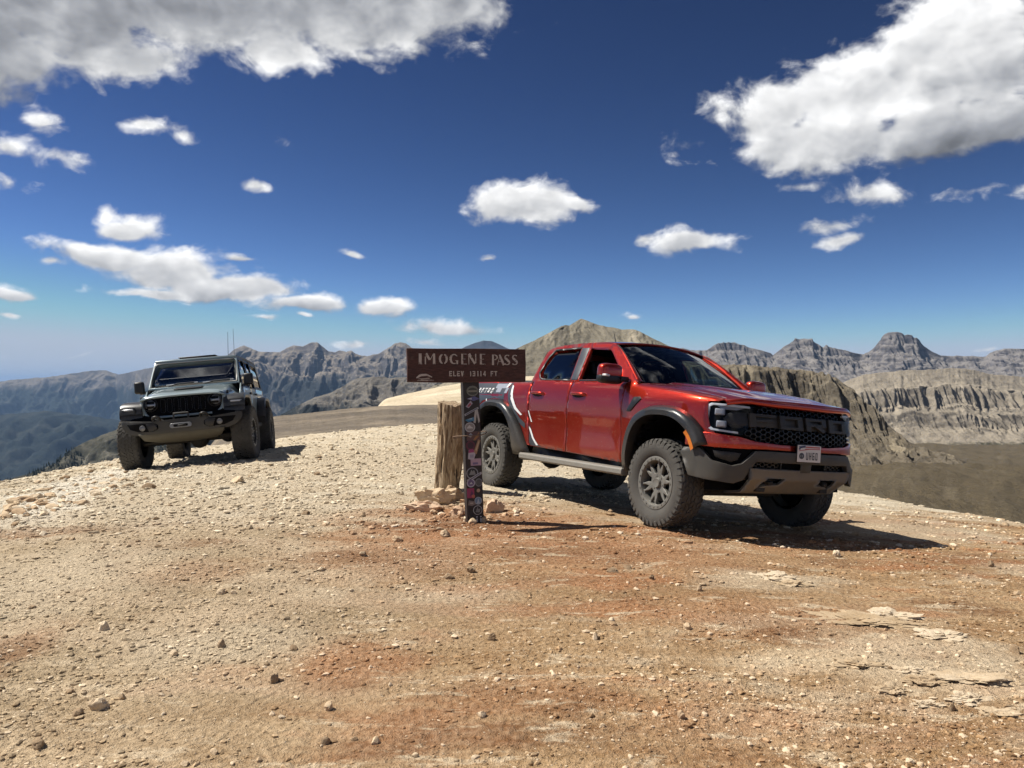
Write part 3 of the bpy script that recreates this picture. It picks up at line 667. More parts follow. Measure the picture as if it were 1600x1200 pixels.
def add_lathe(bm, prof, seg=48, axis='y', c=(0, 0, 0), closed=False):
    """profile of (along axis, radius) turned about an axis"""
    rings = []
    for (a, r) in prof:
        ring = []
        for k in range(seg):
            q = 2*math.pi*k/seg
            if axis == 'y': v = (c[0]+r*math.cos(q), c[1]+a, c[2]+r*math.sin(q))
            elif axis == 'x': v = (c[0]+a, c[1]+r*math.cos(q), c[2]+r*math.sin(q))
            else: v = (c[0]+r*math.cos(q), c[1]+r*math.sin(q), c[2]+a)
            ring.append(bm.verts.new(v))
        rings.append(ring)
    pr = list(zip(rings, rings[1:]))
    if closed: pr.append((rings[-1], rings[0]))
    for a, b in pr:
        for k in range(seg): bm.faces.new((a[k], a[(k+1) % seg], b[(k+1) % seg], b[k]))
    return rings
def cap(bm, ring): bm.faces.new(ring)
def box_obj(name, c, s, mat, parent, rot=None, bevel=.006, taper=None):
    bm = bmesh.new(); add_box(bm, c, s, rot, taper); return bm_obj(name, bm, mat, parent, 35, bevel)
def tube_obj(name, path, r, mat, parent, seg=10):
    bm = bmesh.new(); add_tube(bm, path, r, seg); return bm_obj(name, bm, mat, parent, 50)
def copy_tree(o, parent=None):
    c = o.copy(); COL.objects.link(c); c.parent = parent
    for ch in o.children: copy_tree(ch, c)
    return c

# ------------------------------------------------------------------ stroke lettering: every letter is a set of bars (x0,y0,x1,y1,width0,width1) in a 1-high cell
def bars_mesh(bm, bars, fmap, depth=0.0):
    """each bar a tapered quad; fmap(x, y, lift) places it"""
    for (x0, y0, x1, y1, w0, w1) in bars:
        d = Vector((x1-x0, y1-y0)); L = d.length
        n = Vector((-d.y, d.x))/L
        c = [(x0+n.x*w0/2, y0+n.y*w0/2), (x0-n.x*w0/2, y0-n.y*w0/2), (x1-n.x*w1/2, y1-n.y*w1/2), (x1+n.x*w1/2, y1+n.y*w1/2)]
        if depth: add_prism(bm, c, lambda p: Vector(fmap(p[0], p[1], depth)), lambda p: Vector(fmap(p[0], p[1], 0.0)))
        else: bm.faces.new([bm.verts.new(Vector(fmap(p[0], p[1], 0.0))) for p in c])
def arc_bars(cx, cy, rx, ry, a0, a1, n, wf):
    pts = [(cx+rx*math.cos(rad(a0+(a1-a0)*i/n)), cy+ry*math.sin(rad(a0+(a1-a0)*i/n)), wf(a0+(a1-a0)*i/n)) for i in range(n+1)]
    return [(a[0], a[1], b[0], b[1], a[2], b[2]) for a, b in zip(pts, pts[1:])]
def sans(ch, w=.14, W_=.6):
    L, R_, M = w/2, W_-w/2, W_/2; T, Bm = 1-w/2, w/2
    b = {'E': [(L,0,L,1,w,w),(0,T,W_,T,w,w),(0,.5,W_*.85,.5,w,w),(0,Bm,W_,Bm,w,w)], 'L': [(L,0,L,1,w,w),(0,Bm,W_,Bm,w,w)],
     'V': [(L,1,M,0,w,w),(M,0,R_,1,w,w)], 'F': [(L,0,L,1,w,w),(0,T,W_,T,w,w),(0,.5,W_*.85,.5,w,w)], 'T': [(M,0,M,1,w,w),(0,T,W_,T,w,w)],
     '1': [(M,0,M,1,w,w),(M,1-w*.3,M-.14,.80,w*.8,w*.6)], '3': [(R_,Bm,R_,T,w,w),(.05,T,W_,T,w,w),(.15,.5,W_,.5,w,w),(.05,Bm,W_,Bm,w,w)],
     '4': [(R_*.85,0,R_*.85,1,w,w),(0,.34,W_,.34,w,w),(L,.34,R_*.85,1,w*.8,w*.8)], 'U': [(L,.0,L,1,w,w),(R_,0,R_,1,w,w),(0,Bm,W_,Bm,w,w)],
     'H': [(L,0,L,1,w,w),(R_,0,R_,1,w,w),(0,.5,W_,.5,w,w)], '6': [(L,0,L,1,w,w),(R_,0,R_,.56,w,w),(0,Bm,W_,Bm,w,w),(0,.52,W_,.52,w,w),(0,T,W_,T,w,w)],
     '0': [(L,0,L,1,w,w),(R_,0,R_,1,w,w),(0,Bm,W_,Bm,w,w),(0,T,W_,T,w,w)], 'O': [(L,0,L,1,w,w),(R_,0,R_,1,w,w),(0,Bm,W_,Bm,w,w),(0,T,W_,T,w,w)],
     'R': [(L,0,L,1,w,w),(0,T,W_,T,w,w),(R_,.45,R_,1,w,w),(0,.47,W_,.47,w,w),(M,.45,R_,0,w,w)], 'D': [(L,0,L,1,w,w),(R_,.08,R_,.92,w,w),(0,Bm,W_*.95,Bm,w,w),(0,T,W_*.95,T,w,w)],
     'P': [(L,0,L,1,w,w),(0,T,W_,T,w,w),(R_,.42,R_,1,w,w),(0,.45,W_,.45,w,w)], 'A': [(L,0,L,1,w,w),(R_,0,R_,1,w,w),(0,T,W_,T,w,w),(0,.38,W_,.38,w,w)], ' ': []}
    return b[ch]
def text_bars(txt, x0, adv, w=.14, W_=.6):
    out = []; x = x0
    for ch in txt:
        out += [(x+a, b, x+c, d, e, f) for (a, b, c, d, e, f) in sans(ch, w, W_)]; x += adv
    return out
# ------------------------------------------------------------------ materials of built things
def simple(name, col, rough=.5, metal=0.0, spec=.5, coat=0.0):
    m, N, B = new_mat(name); B.inputs['Base Color'].default_value = (*col, 1); B.inputs['Roughness'].default_value = rough
    B.inputs['Metallic'].default_value = metal; B.inputs['Specular IOR Level'].default_value = spec; B.inputs['Coat Weight'].default_value = coat
    return m
def dusty(name, col, rough, dust=(.36, .29, .20), amount=.5, z0=.4, z1=1.2, scale=6.0, metal=0.0, coat=0.0, speck=.5, bumps=0.0, spec=.5, base=0.0):
    """paint, plastic or rubber under road dust: thicker low down, splashed in specks"""
    m, N, B = new_mat(name); p = N.obj(); z = N.sep(p)[2]
    n = N.noise(p, scale, 5, .6); s = N.noise(p, 70.0, 2, .5); s2 = N.noise(p, 22.0, 3, .6)
    low = N.smooth(N.math('ADD', z, N.math('MULTIPLY', N.math('SUBTRACT', n, .5), .8)), z0, z1, 1.0, 0.0)
    f = N.math('MULTIPLY', N.math('ADD', N.math('MULTIPLY', low, N.smooth(n, .3, .7, .45, 1.0)), base), amount)
    sp = N.math('MULTIPLY', N.math('MULTIPLY', N.smooth(s, .60, .68), N.smooth(s2, .40, .62)), N.math('MULTIPLY', N.smooth(z, z0, z1+.5, 1.0, .12), speck))
    f = N.math('MAXIMUM', f, sp, clamp=True)
    N.l.new(N.mix(f, col, dust), B.inputs['Base Color'])
    N.l.new(N.math('ADD', rough, N.math('MULTIPLY', f, .9-rough)), B.inputs['Roughness'])
    if metal: N.l.new(N.math('MULTIPLY', N.math('SUBTRACT', 1.0, f), metal), B.inputs['Metallic'])
    if coat: N.l.new(N.math('MULTIPLY', N.math('SUBTRACT', 1.0, f), coat), B.inputs['Coat Weight']); B.inputs['Coat Roughness'].default_value = .04
    B.inputs['Specular IOR Level'].default_value = spec
    if bumps: N.l.new(N.bump(N.noise(p, 120.0, 3, .6), bumps, .002), B.inputs['Normal'])
    return m
def glass(name, tint, refl=1.0):
    m = bpy.data.materials.new(name); m.use_nodes = True; N = NT(m.node_tree); N.n.clear()
    out = N.n.new('ShaderNodeOutputMaterial'); tr = N.n.new('ShaderNodeBsdfTransparent'); gl = N.n.new('ShaderNodeBsdfGlossy'); mx = N.n.new('ShaderNodeMixShader')
    tr.inputs[0].default_value = (*tint, 1); gl.inputs['Roughness'].default_value = .02; gl.inputs[0].default_value = (1, 1, 1, 1)
    fr = N.n.new('ShaderNodeFresnel'); fr.inputs[0].default_value = 1.55
    N.l.new(N.math('MULTIPLY', fr.outputs[0], refl, clamp=True), mx.inputs[0]); N.l.new(tr.outputs[0], mx.inputs[1]); N.l.new(gl.outputs[0], mx.inputs[2]); N.l.new(mx.outputs[0], out.inputs[0])
    return m
M = {}
M['red'] = dusty('red_metallic_paint', (.40, .021, .007), .34, amount=.24, z0=.45, z1=1.0, metal=.84, coat=1.0, speck=.70, dust=(.34, .20, .12))
M['black'] = dusty('black_plastic', (.007, .007, .008), .45, amount=.10, z0=.3, z1=1.0, speck=.2, bumps=.2)
M['flare'] = dusty('flare_plastic', (.020, .022, .026), .34, amount=.28, z0=.35, z1=1.10, speck=.45, bumps=.1)
M['bumper'] = dusty('grey_bumper_paint', (.028, .0275, .026), .5, amount=.34, z0=.4, z1=.95, speck=.3, base=.15, dust=(.17, .148, .112))
M['skid'] = dusty('dusty_skid_metal', (.12, .108, .09), .65, amount=.65, z0=.3, z1=.9, speck=.3, base=.2, dust=(.28, .235, .17))
M['rubber'] = dusty('tyre_rubber', (.020, .020, .021), .8, amount=.50, z0=-3, z1=3, base=.25, scale=5, speck=.35, dust=(.20, .185, .16), bumps=.5, spec=.25)
M['rim'] = dusty('bronze_grey_rim', (.13, .125, .112), .45, amount=.45, z0=-3, z1=3, base=.35, scale=9, speck=.2, metal=.45, dust=(.27, .255, .225))
M['void'] = simple('dark_recess', (.006, .006, .007), .9, 0, .1)
M['under'] = dusty('underbody', (.012, .012, .012), .8, amount=.25, z0=0, z1=.7)
M['chrome'] = simple('bright_trim', (.75, .77, .8), .12, 1.0)
M['lampwhite'] = simple('lamp_light_guide', (.72, .74, .76), .25)
M['lens'] = glass('clear_lens', (.80, .83, .88), .16)
M['wind'] = glass('windscreen_glass', (.55, .63, .62), .9)
M['privacy'] = glass('privacy_glass', (.05, .06, .07), 1.25)
M['clearside'] = glass('side_glass', (.86, .92, .90), .6)
M['cabin'] = simple('cabin_trim', (.018, .018, .02), .8, 0, .3)
M['seat'] = simple('dark_seat_leather', (.022, .022, .024), .6)
M['amber'] = simple('amber_marker', (.55, .16, .02), .3)
M['white'] = simple('white_print', (.72, .72, .72), .4)
M['decalgrey'] = simple('dark_grey_print', (.045, .05, .06), .4)
M['decalmid'] = simple('mid_grey_print', (.25, .27, .32), .4)
M['letter'] = dusty('black_letter_plastic', (.010, .0098, .0098), .5, amount=.45, z0=.5, z1=1.3, base=.15, speck=.1, dust=(.16, .14, .11))
M['mirrorglass'] = simple('mirror_glass', (.8, .82, .85), .02, 1.0)
M['plate'] = simple('plate_white', (.66, .64, .62), .45)
M['plateblue'] = simple('plate_blue', (.03, .04, .10), .5)
M['platered'] = simple('plate_red', (.45, .10, .10), .5)
M['slate'] = dusty('slate_grey_paint', (.26, .325, .34), .28, amount=.16, z0=.5, z1=1.3, coat=.9, speck=.3, metal=.15)
M['step'] = dusty('running_board_metal', (.12, .118, .11), .5, amount=.55, z0=.2, z1=.8, base=.35, speck=.2, dust=(.30, .27, .22))
M['silver'] = simple('silver_metal', (.45, .45, .46), .35, .8)
M['jbumper'] = dusty('dark_bumper_steel', (.018, .018, .018), .5, amount=.30, z0=.4, z1=.95, speck=.2, base=.15, dust=(.17, .15, .115))
M['foglens'] = simple('grey_lamp_metal', (.20, .20, .205), .35, .5)
# ------------------------------------------------------------------ red pickup (local: x forward from the front axle, y left, z up)
def pose(o, loc, yaw, pitch, roll):
    a = rad(yaw); Bm = Matrix(((math.sin(a), math.cos(a), 0), (-math.cos(a), math.sin(a), 0), (0, 0, 1)))
    p = rad(pitch); Rp = Matrix(((math.cos(p), 0, -math.sin(p)), (0, 1, 0), (math.sin(p), 0, math.cos(p))))
    r = rad(roll); Rr = Matrix(((1, 0, 0), (0, math.cos(r), -math.sin(r)), (0, math.sin(r), math.cos(r))))
    o.matrix_world = Matrix.Translation(loc) @ (Bm @ Rp @ Rr).to_4x4()
truck = empty('pickup_truck')
tag(truck, 'dusty red crew cab pickup truck with black flares parked behind the sign', 'truck')
T = truck
# width of the body side at (x, z)
_wz = [(.40,.86),(.50,.885),(.58,.905),(.66,.918),(.78,.922),(.90,.930),(1.0,.938),(1.10,.936),(1.20,.926),(1.27,.912),(1.33,.893),(1.385,.868),(1.45,.84),(1.84,.662)]
def hw(x, z):
    w = float(np.interp(z, [q[0] for q in _wz], [q[1] for q in _wz]))
    if z < 1.36:
        k = max(0, min(1, (1.36-z)/.16))
        w += .042*k*(math.exp(-((x-.05)/.58)**4)+.85*math.exp(-((x+3.27)/.62)**4))
    if -2.5 < x < -.5 and .60 < z < 1.0: w -= .012*math.sin(((z-.60)/.40)**1.4*math.pi)*min(1, (x+2.5)/.25, (-.5-x)/.35)
    if x > .30: w -= .26*((x-.30)/.65)**2.3
    if x < -3.9: w -= .06*((-3.9-x)/.5)**2
    return w
def zt(x): return float(np.interp(x, [-.5, 0, .3, .58, .72, .9], [1.375, 1.335, 1.305, 1.262, 1.232, 1.19]))
def side(s, lift=0.0):
    def f(x, q):
        if x > -.5:
            z1 = zt(x)-.05
            if q > z1:
                t = min(1.0, (q-z1)/.15); w0 = hw(x, z1)
                yi = .79 if x < .6 else .79-.10*((x-.6)/.3)
                return (x, s*(w0+(yi-w0)*(1-math.cos(t*math.pi/2))**.8+lift), z1+.05*math.sin(t*math.pi/2))
        return (x, s*(hw(x, q)+lift), q)
    return f
def arch(cx, hw_, top, zb, n=20, a0=180, a1=0):
    pts = []
    for i in range(n+1):
        q = rad(a0+(a1-a0)*i/n); c_, s_ = math.cos(q), math.sin(q)
        pts.append((cx+hw_*math.copysign(abs(c_)**.78, c_), zb+(top-zb)*abs(s_)**.82))
    return pts
# front plan of the nose: arc length s -> (x, y)
_nose = [(.905,0),(.902,.16),(.894,.32),(.876,.48),(.845,.63),(.795,.765),(.715,.865),(.605,.925),(.48,.955),(.36,.965)]
_np = np.array(spline(_nose, 12)); _ns = np.r_[0, np.cumsum(np.hypot(*np.diff(_np, axis=0).T))]
def nose(s, z, lift=0.0):
    a = abs(s); x = np.interp(a, _ns, _np[:, 0]); y = np.interp(a, _ns, _np[:, 1])
    e = .01; tx = np.interp(a+e, _ns, _np[:, 0])-np.interp(max(a-e, 0), _ns, _np[:, 0]); ty = np.interp(a+e, _ns, _np[:, 1])-np.interp(max(a-e, 0), _ns, _np[:, 1])
    L = math.hypot(tx, ty); nx, ny = ty/L, -tx/L
    rake = np.interp(z, [.35,.50,.62,.72,.80,.95,1.05,1.19,1.25], [-.10,-.02,.0,.012,.018,.015,.0,-.045,-.075])
    k = max(0.0, 1-a/1.0)
    return (float(x+rake*(.4+.6*k)+nx*lift), math.copysign(float(y+ny*lift), s), z)
def nz(lift=0.0): return lambda s, z: nose(s, z, lift)

for s in (-1, 1):
    ao = arch(.08, .565, 1.10, .50)
    fen = [(-.585,.555)]+[(x, z) for x, z in ao if z > .54 and x < .62]+[(.66,.795),(.655,.93),(.625,.96),(.60,1.05),(.585,1.19),(.60,1.205),(.66,1.225),(.70,1.32),(.3,1.405),(.0,1.435),(-.44,1.47),(-.47,1.40),(-.605,1.375)]
    fd = panel('front_fender', fen, side(s), M['red'], T, (0, s, 0), res=.035)
    # air outlet behind the wheel arch
    v = [(-.50,1.075),(-.43,1.075),(-.27,1.205),(-.30,1.225),(-.40,1.22)]
    panel('fender_vent', v, side(s, .010), M['black'], fd, (0, s, 0), res=.05, thick=.02)
    d1 = panel('front_door', [(-.595,.552),(-.612,1.368),(-1.598,1.388),(-1.606,.582)], side(s), M['red'], T, (0, s, 0), res=.04, thick=.006, bevel=0)
    d2 = panel('rear_door', [(-1.616,.582),(-1.606,1.388),(-2.462,1.402),(-2.452,1.2),(-2.415,.80),(-2.405,.595)], side(s), M['red'], T, (0, s, 0), res=.04, thick=.006, bevel=0)
    panel('door_gap_backing', [(-.56,.56),(-.58,1.36),(-2.50,1.385),(-2.44,.60)], side(s, -.016), M['void'], T, (0, s, 0), res=.1, thick=.004, bevel=0)  # black sheet behind the doors, added so the gaps show as dark lines
    for d, x0 in ((d1, -1.41), (d2, -2.27)):
        bm = bmesh.new(); w = hw(x0, 1.235)
        add_tube(bm, spline([(x0-.125, s*(w-.005), 1.238), (x0-.10, s*(w+.030), 1.240), (x0, s*(w+.040), 1.240), (x0+.10, s*(w+.030), 1.236), (x0+.125, s*(w-.005), 1.232)], 4), .018, 8)
        bm_obj('door_handle', bm, M['red'], d, 60)
        panel('handle_recess', [(x0+.115*math.cos(q)*1.0, 1.228+.032*math.sin(q)) for q in np.linspace(0, 6.1, 16)], side(s, .004), M['cabin'], d, (0, s, 0), res=.06, thick=.003, bevel=0)
    ar = arch(-3.21, .575, 1.10, .50)
    bed = [(-2.415,.60),(-2.43,.80),(-2.468,1.2),(-2.478,1.372),(-4.40,1.40),(-4.42,1.0),(-4.40,.66),(-3.9,.64)]+[(x, z) for x, z in ar if z > .62]
    bs = panel('bed_side', bed, side(s), M['red'], T, (0, s, 0), res=.045)
    loft('bed_rail', [[(x, s*(hw(x, 1.385)-.004), 1.375+.012*(-2.478-x)), ] for x in ()] or [[(-2.48, s*.872, 1.372), (-3.4, s*.872, 1.386), (-4.40, s*.83, 1.40)], [(-2.48, s*.85, 1.395), (-3.4, s*.85, 1.405), (-4.40, s*.81, 1.415)], [(-2.48, s*.80, 1.395), (-3.4, s*.80, 1.405), (-4.40, s*.78, 1.415)], [(-2.48, s*.79, 1.0), (-3.4, s*.79, 1.0), (-4.40, s*.77, 1.0)]], M['black'], T, (0, 0, 1))
    # wheel arch flares: wide, folded lip
    for (cx, hwid, nm, foot) in ((.08, .50, 'front', 0), (-3.21, .51, 'rear', 1)):
        A0 = arch(cx, hwid, 1.055, .47, 34); A1 = arch(cx, hwid+.045, 1.10, .47, 34); A2 = arch(cx, hwid+.10, 1.148, .47, 34)
        if nm == 'front': rng_ = [i for i in range(35) if not (A2[i][0] > .3 and A2[i][1] < .79)]
        else: rng_ = list(range(35))
        c0, c1, c2, c3, c4 = [], [], [], [], []
        for i in rng_:
            (x0, z0), (x1, z1), (x2, z2) = A0[i], A1[i], A2[i]
            if nm == 'rear' and x2 > cx:      # the foot widens down to the cab
                k = max(0, (1.0-z2)/.5)**1.3; x2 = x2+.20*k
                x1 = x1+.05*k
            yo = hw(min(x1, .5), min(z1, 1.2))
            c0.append((x0, s*.80, z0)); c1.append((x0, s*(yo+.075), z0)); c2.append((x1, s*(yo+.082), z1)); c3.append(((x1+x2)/2, s*(yo+.060), (z1+z2)/2)); c4.append((x2, s*(hw(min(x2, .62), min(z2, 1.3))+.004), z2))
        fl = loft('wheel_arch_flare', [c0, c1, c2, c3, c4], M['flare'], T, (0, s, 0), thick=.008, angle=50)
        if nm == 'front':
            bm = bmesh.new()
            i0 = [i for i, p in enumerate(c1) if p[0] > .44][0]
            pa = [Vector(c1[i]) for i in range(i0, len(c1))]
            for a, b in zip(pa, pa[1:]):
                o1 = Vector((0, s*.004, .0)); dn = Vector((-.028, 0, -.02))
                bm.faces.new([bm.verts.new(q) for q in (a+o1+Vector((.004, 0, .004)), b+o1+Vector((.004, 0, .004)), b+dn+o1, a+dn+o1)])
            bm_obj('side_marker', bm, M['amber'], fl, 60)
        # liner
        Lr = arch(cx, hwid+.01, 1.06, .42, 16)
        loft('wheel_well', [[(x, s*.90, z) for x, z in Lr], [(x, s*.48, z) for x, z in Lr]], M['void'], T, None)
        bm = bmesh.new(); add_box(bm, (cx, s*.47, .74), (1.05, .02, .66)); bm_obj('wheel_well_wall', bm, M['void'], T)
    # cab side with window openings
    def gh(s, lift=0.0): return lambda x, z: (x, s*(float(np.interp(z, [1.36, 1.40, 1.80, 1.86], [.872, .860, .675, .640]))+lift), z)
    cabo = [(-.46,1.375)]+spline([(-.47,1.385),(-.72,1.56),(-1.0,1.745),(-1.16,1.815),(-1.40,1.842),(-1.8,1.850),(-2.2,1.838),(-2.40,1.812),(-2.475,1.765)], 4)+[(-2.52,1.52),(-2.535,1.385)]
    fwin = spline([(-.735,1.405),(-.80,1.475),(-1.05,1.665),(-1.17,1.745),(-1.26,1.765)], 3)+[(-1.56,1.782),(-1.512,1.405)]
    rwin = [(-1.762,1.785),(-2.29,1.775),(-2.375,1.70),(-2.42,1.50),(-2.36,1.435),(-2.30,1.418),(-1.692,1.408)]
    cs = panel('cab_side', cabo, gh(s), M['red'], T, (0, s, .3), holes=(fwin, rwin), res=.05, thick=.03, bevel=.002)
    panel('cab_liner', cabo, gh(s, -.034), M['cabin'], cs, (0, s, .3), holes=(fwin, rwin), res=.12, thick=.004, bevel=0)
    panel('pillar_trim', [(-1.545,1.402),(-1.592,1.788),(-1.745,1.792),(-1.672,1.402)], gh(s, .006), M['decalgrey'], cs, (0, s, 0), res=.08, thick=.01)
    panel('window_seal', [(x*1.0, z) for x, z in [(-1.692,1.392),(-2.30,1.402),(-2.385,1.428),(-2.445,1.50),(-2.395,1.715),(-2.30,1.797),(-1.758,1.803),(-1.762,1.785),(-2.29,1.775),(-2.375,1.70),(-2.42,1.50),(-2.36,1.435),(-2.30,1.418),(-1.692,1.408)]], gh(s, .003), M['black'], cs, (0, s, 0), res=.06, thick=.012)
    panel('window_seal', fwin+[(-1.495,1.39),(-.70,1.388)]+[(x+.012, z+.014) for x, z in fwin[:-2]][::1]+[(-1.555,1.799),(-1.56,1.782)] if False else [(-1.512,1.405),(-.735,1.405),(-.70,1.388),(-1.50,1.388)], gh(s, .004), M['black'], cs, (0, s, 0), res=.08, thick=.012)
    panel('rear_window_pane', rwin, gh(s, -.012), M['privacy'], d2, (0, s, .3), res=.15, thick=.004, bevel=0)
    if s > 0: panel('front_window_pane', fwin, gh(s, -.012), M['clearside'], d1, (0, s, .3), res=.15, thick=.004, bevel=0)
    # running board
    bm = bmesh.new()
    prof = [(.86,.505),(1.005,.505),(1.02,.49),(1.02,.445),(1.0,.43),(.86,.44)]
    add_prism(bm, prof, lambda p: Vector((-.44, s*p[0], p[1])), lambda p: Vector((-2.45, s*p[0], p[1])))
    sb = bm_obj('running_board', bm, M['step'], T, 30, .006)
    for xx in (-.8, -1.5, -2.2): box_obj('step_bracket', (xx, s*.80, .46), (.08, .22, .05), M['under'], sb)
    panel('rocker_panel', [(-.575,.545),(-.575,.43),(-2.45,.45),(-2.42,.585)], lambda x, z: (x, s*(.84), z), M['black'], T, (0, s, 0), res=.2)
    # headlamp: black housing, projector boxes, light guide bracket, clear cover
    hs = [(.615,1.160),(.60,1.178),(.75,1.186),(1.02,1.192),(1.055,1.17),(1.085,1.05),(1.065,.965),(1.02,.938),(.86,.925),(.745,.918),(.70,.935),(.66,1.0)]
    sg = lambda pts: [(s*a, b) for a, b in pts]
    hl = panel('headlight', sg(hs), nz(-.045), M['void'], T, (1, s*.6, 0), res=.05, thick=.01, bevel=0)
    guide = [(.63,1.160),(.635,1.176),(.80,1.183),(1.0,1.188),(1.040,1.170),(1.068,1.05),(1.048,.972),(1.01,.948),(.86,.937),(.76,.930),(.76,.947),(.86,.953),(.99,.964),(1.022,.985),(1.040,1.05),(1.018,1.155),(.985,1.170),(.80,1.163)]
    panel('light_guide', sg(guide), nz(-.018), M['lampwhite'], hl, (1, s*.6, 0), res=.03, thick=.02, bevel=.002)
    for zc, sc in ((1.112, .925), (1.006, .915)):
        c0 = Vector(nose(s*sc, zc, -.030)); bm = bmesh.new()
        ry = Matrix.Rotation(s*rad(38), 3, 'Z')
        add_box(bm, c0, (.05, .085, .058), ry)
        pb = bm_obj('projector_lamp', bm, M['decalmid'], hl, 35, .008)
        bm = bmesh.new(); add_box(bm, c0+ry @ Vector((.026, 0, 0)), (.006, .062, .040), ry); bm_obj('projector_lens', bm, M['silver'], hl, 35, .004)
    panel('lamp_brow', sg([(.64,1.166),(.80,1.172),(.95,1.165),(.90,1.135),(.76,1.135),(.70,1.150)]), nz(-.035), M['decalmid'], hl, (1, s*.6, 0), res=.06, thick=.01)
    panel('lamp_bezel', sg([(.66,1.118),(.80,1.122),(.86,1.10),(.88,1.03),(.82,.985),(.74,.98),(.66,1.01)]), nz(-.028), M['black'], hl, (1, s*.6, 0), res=.06, thick=.02)
    panel('lamp_cover', sg(hs), nz(-.004), M['lens'], hl, (1, s*.6, 0), res=.05, thick=0, bevel=0)
    # mirror
    bm = bmesh.new(); bmesh.ops.create_uvsphere(bm, u_segments=24, v_segments=14, radius=1)
    def sq(v, p): return math.copysign(abs(v)**p, v)
    mc = Vector((-.695, s*1.05, 1.452))
    for v in bm.verts:
        x, y, z = v.co; v.co = Vector((sq(x, .6)*.075*(1 if x > 0 else .7), sq(y, .55)*.140, sq(z, .55)*.098))+mc
        v.co.x -= .12*abs(v.co.y-mc.y-s*-.1)*.35
    mi = bm_obj('side_mirror', bm, M['red'], T, 60)
    bm = bmesh.new(); bmesh.ops.create_uvsphere(bm, u_segments=24, v_segments=14, radius=1)
    for v in bm.verts:
        x, y, z = v.co; v.co = Vector((sq(x, .6)*.078*(1 if x > 0 else .7), sq(y, .55)*.143, sq(z, .55)*.054))+mc+Vector((0.0, 0, -.058)); v.co.x -= .12*abs(v.co.y-mc.y-s*-.1)*.35
    bm_obj('mirror_base', bm, M['black'], mi, 60)
    box_obj('mirror_lamp', mc+Vector((.052, s*.075, -.030)), (.05, .10, .022), M['lampwhite'], mi, Matrix.Rotation(-s*rad(22), 3, 'Z'))
    box_obj('mirror_glass', mc+Vector((-.055, 0, 0)), (.008, .20, .14), M['mirrorglass'], mi)
    box_obj('mirror_stalk', (-.64, s*.92, 1.40), (.09, .10, .05), M['black'], mi, bevel=.012)

# hood
def hood(x, y):
    a = abs(y); z = float(np.interp(x, [-.45, 0, .3, .56, .70, .82, .95], [1.378, 1.347, 1.320, 1.284, 1.262, 1.240, 1.215]))
    z += .018*(1-min(1, (a/.8)**2))
    b = max(0, min(1, (.53-a)/.09)); b = b*b*(3-2*b); z += .020*b*min(1, max(0, (.81-x)/.25))
    b2 = max(0, min(1, (.32-a)/.10)); b2 = b2*b2*(3-2*b2); z -= .010*b2*min(1, max(0, (.75-x)/.3))
    edge = max(0, (a-.62)/.17); z -= .028*edge**2
    return (x, y, z)
he = []
for q in np.linspace(-.86, .86, 49):
    x, y, z = nose(q, 1.12, -.0); he.append((x-.012, y))
hl_ = [(-.36-.11*(y/.76)**2, y) for y in np.linspace(.765, -.765, 15)]
hd = panel('hood', [(x, y) for x, y in he]+[(.6,.788),(.3,.785),(0,.780)]+hl_+[(0,-.780),(.3,-.785),(.6,-.788)], hood, M['red'], T, (0, 0, 1), res=.032, thick=.02)
hf = []
for dz, dx in ((0.002, -.004), (-.006, .006), (-.022, .014), (-.045, .016), (-.062, .006), (-.066, -.03)):
    hf.append([(x+dx*(1-.3*abs(y)), y*(1+dx*.3), hood(x, y)[2]+dz*(1-.25*max(0, abs(y)-.35)/.35)) for x, y in he])
loft('hood_lip', hf, M['red'], hd, (1, 0, 0), angle=60)
for s in (-1, 1):   # wiper arms at the cowl
    tube_obj('wiper', [(-.40, s*.25-.1, 1.405), (-.46, s*.25+.2, 1.425), (-.43, s*.25-.05, 1.412)], .008, M['black'], T)
loft('cowl', [[(-.36-.11*(y/.76)**2, y, 1.37) for y in np.linspace(-.74, .74, 11)], [(-.50-.11*(y/.76)**2, y, 1.385) for y in np.linspace(-.74, .74, 11)]], M['black'], T, (0, 0, 1))
# windscreen and roof
def ws(u, v): # u -1..1 across, v 0..1 up
    yb, yt = .735*u, .615*u
    xb, xt = -.42-.10*u*u, -1.15-.06*u*u
    zb, zt_ = 1.385-.005*u*u, 1.872-.052*u*u
    bow = .035*math.sin(v*math.pi)
    return (xb+(xt-xb)*v+bow*.6, yb+(yt-yb)*v, zb+(zt_-zb)*v+bow*.5)
wsc = loft('windshield', [[ws(u, v) for u in np.linspace(-1, 1, 17)] for v in np.linspace(0, 1, 9)], M['wind'], T, (1, 0, 1))
loft('sun_band', [[Vector(ws(u, v))+Vector((-.004, 0, -.006)) for u in np.linspace(-1, 1, 17)] for v in np.linspace(.86, 1, 3)], M['void'], wsc, (1, 0, 1))
def gy_(z): return float(np.interp(z, [1.36, 1.40, 1.80, 1.86], [.872, .860, .675, .640]))
for s in (-1, 1):
    cA, cB, cC = [], [], []
    ap = spline([(-.47,1.385),(-.72,1.56),(-1.0,1.745),(-1.16,1.815)], 4)
    for i, (x, z) in enumerate(ap):
        v = i/(len(ap)-1); w = Vector(ws(s, v)); e = Vector((x, s*(gy_(z)-.002), z)); cA.append(w); cB.append((w+e)/2+Vector((.012, s*.012, .012))); cC.append(e)
    loft('windshield_pillar', [cA, cB, cC], M['red'], T, (.5, s, .5), thick=.02)
    loft('pillar_seal', [[Vector(ws(s*.985, v))+Vector((.003, 0, .003)) for v in np.linspace(0, 1, 9)], [Vector(ws(s, v))+Vector((.004, 0, .004)) for v in np.linspace(0, 1, 9)]], M['black'], wsc, (.5, 0, .5))
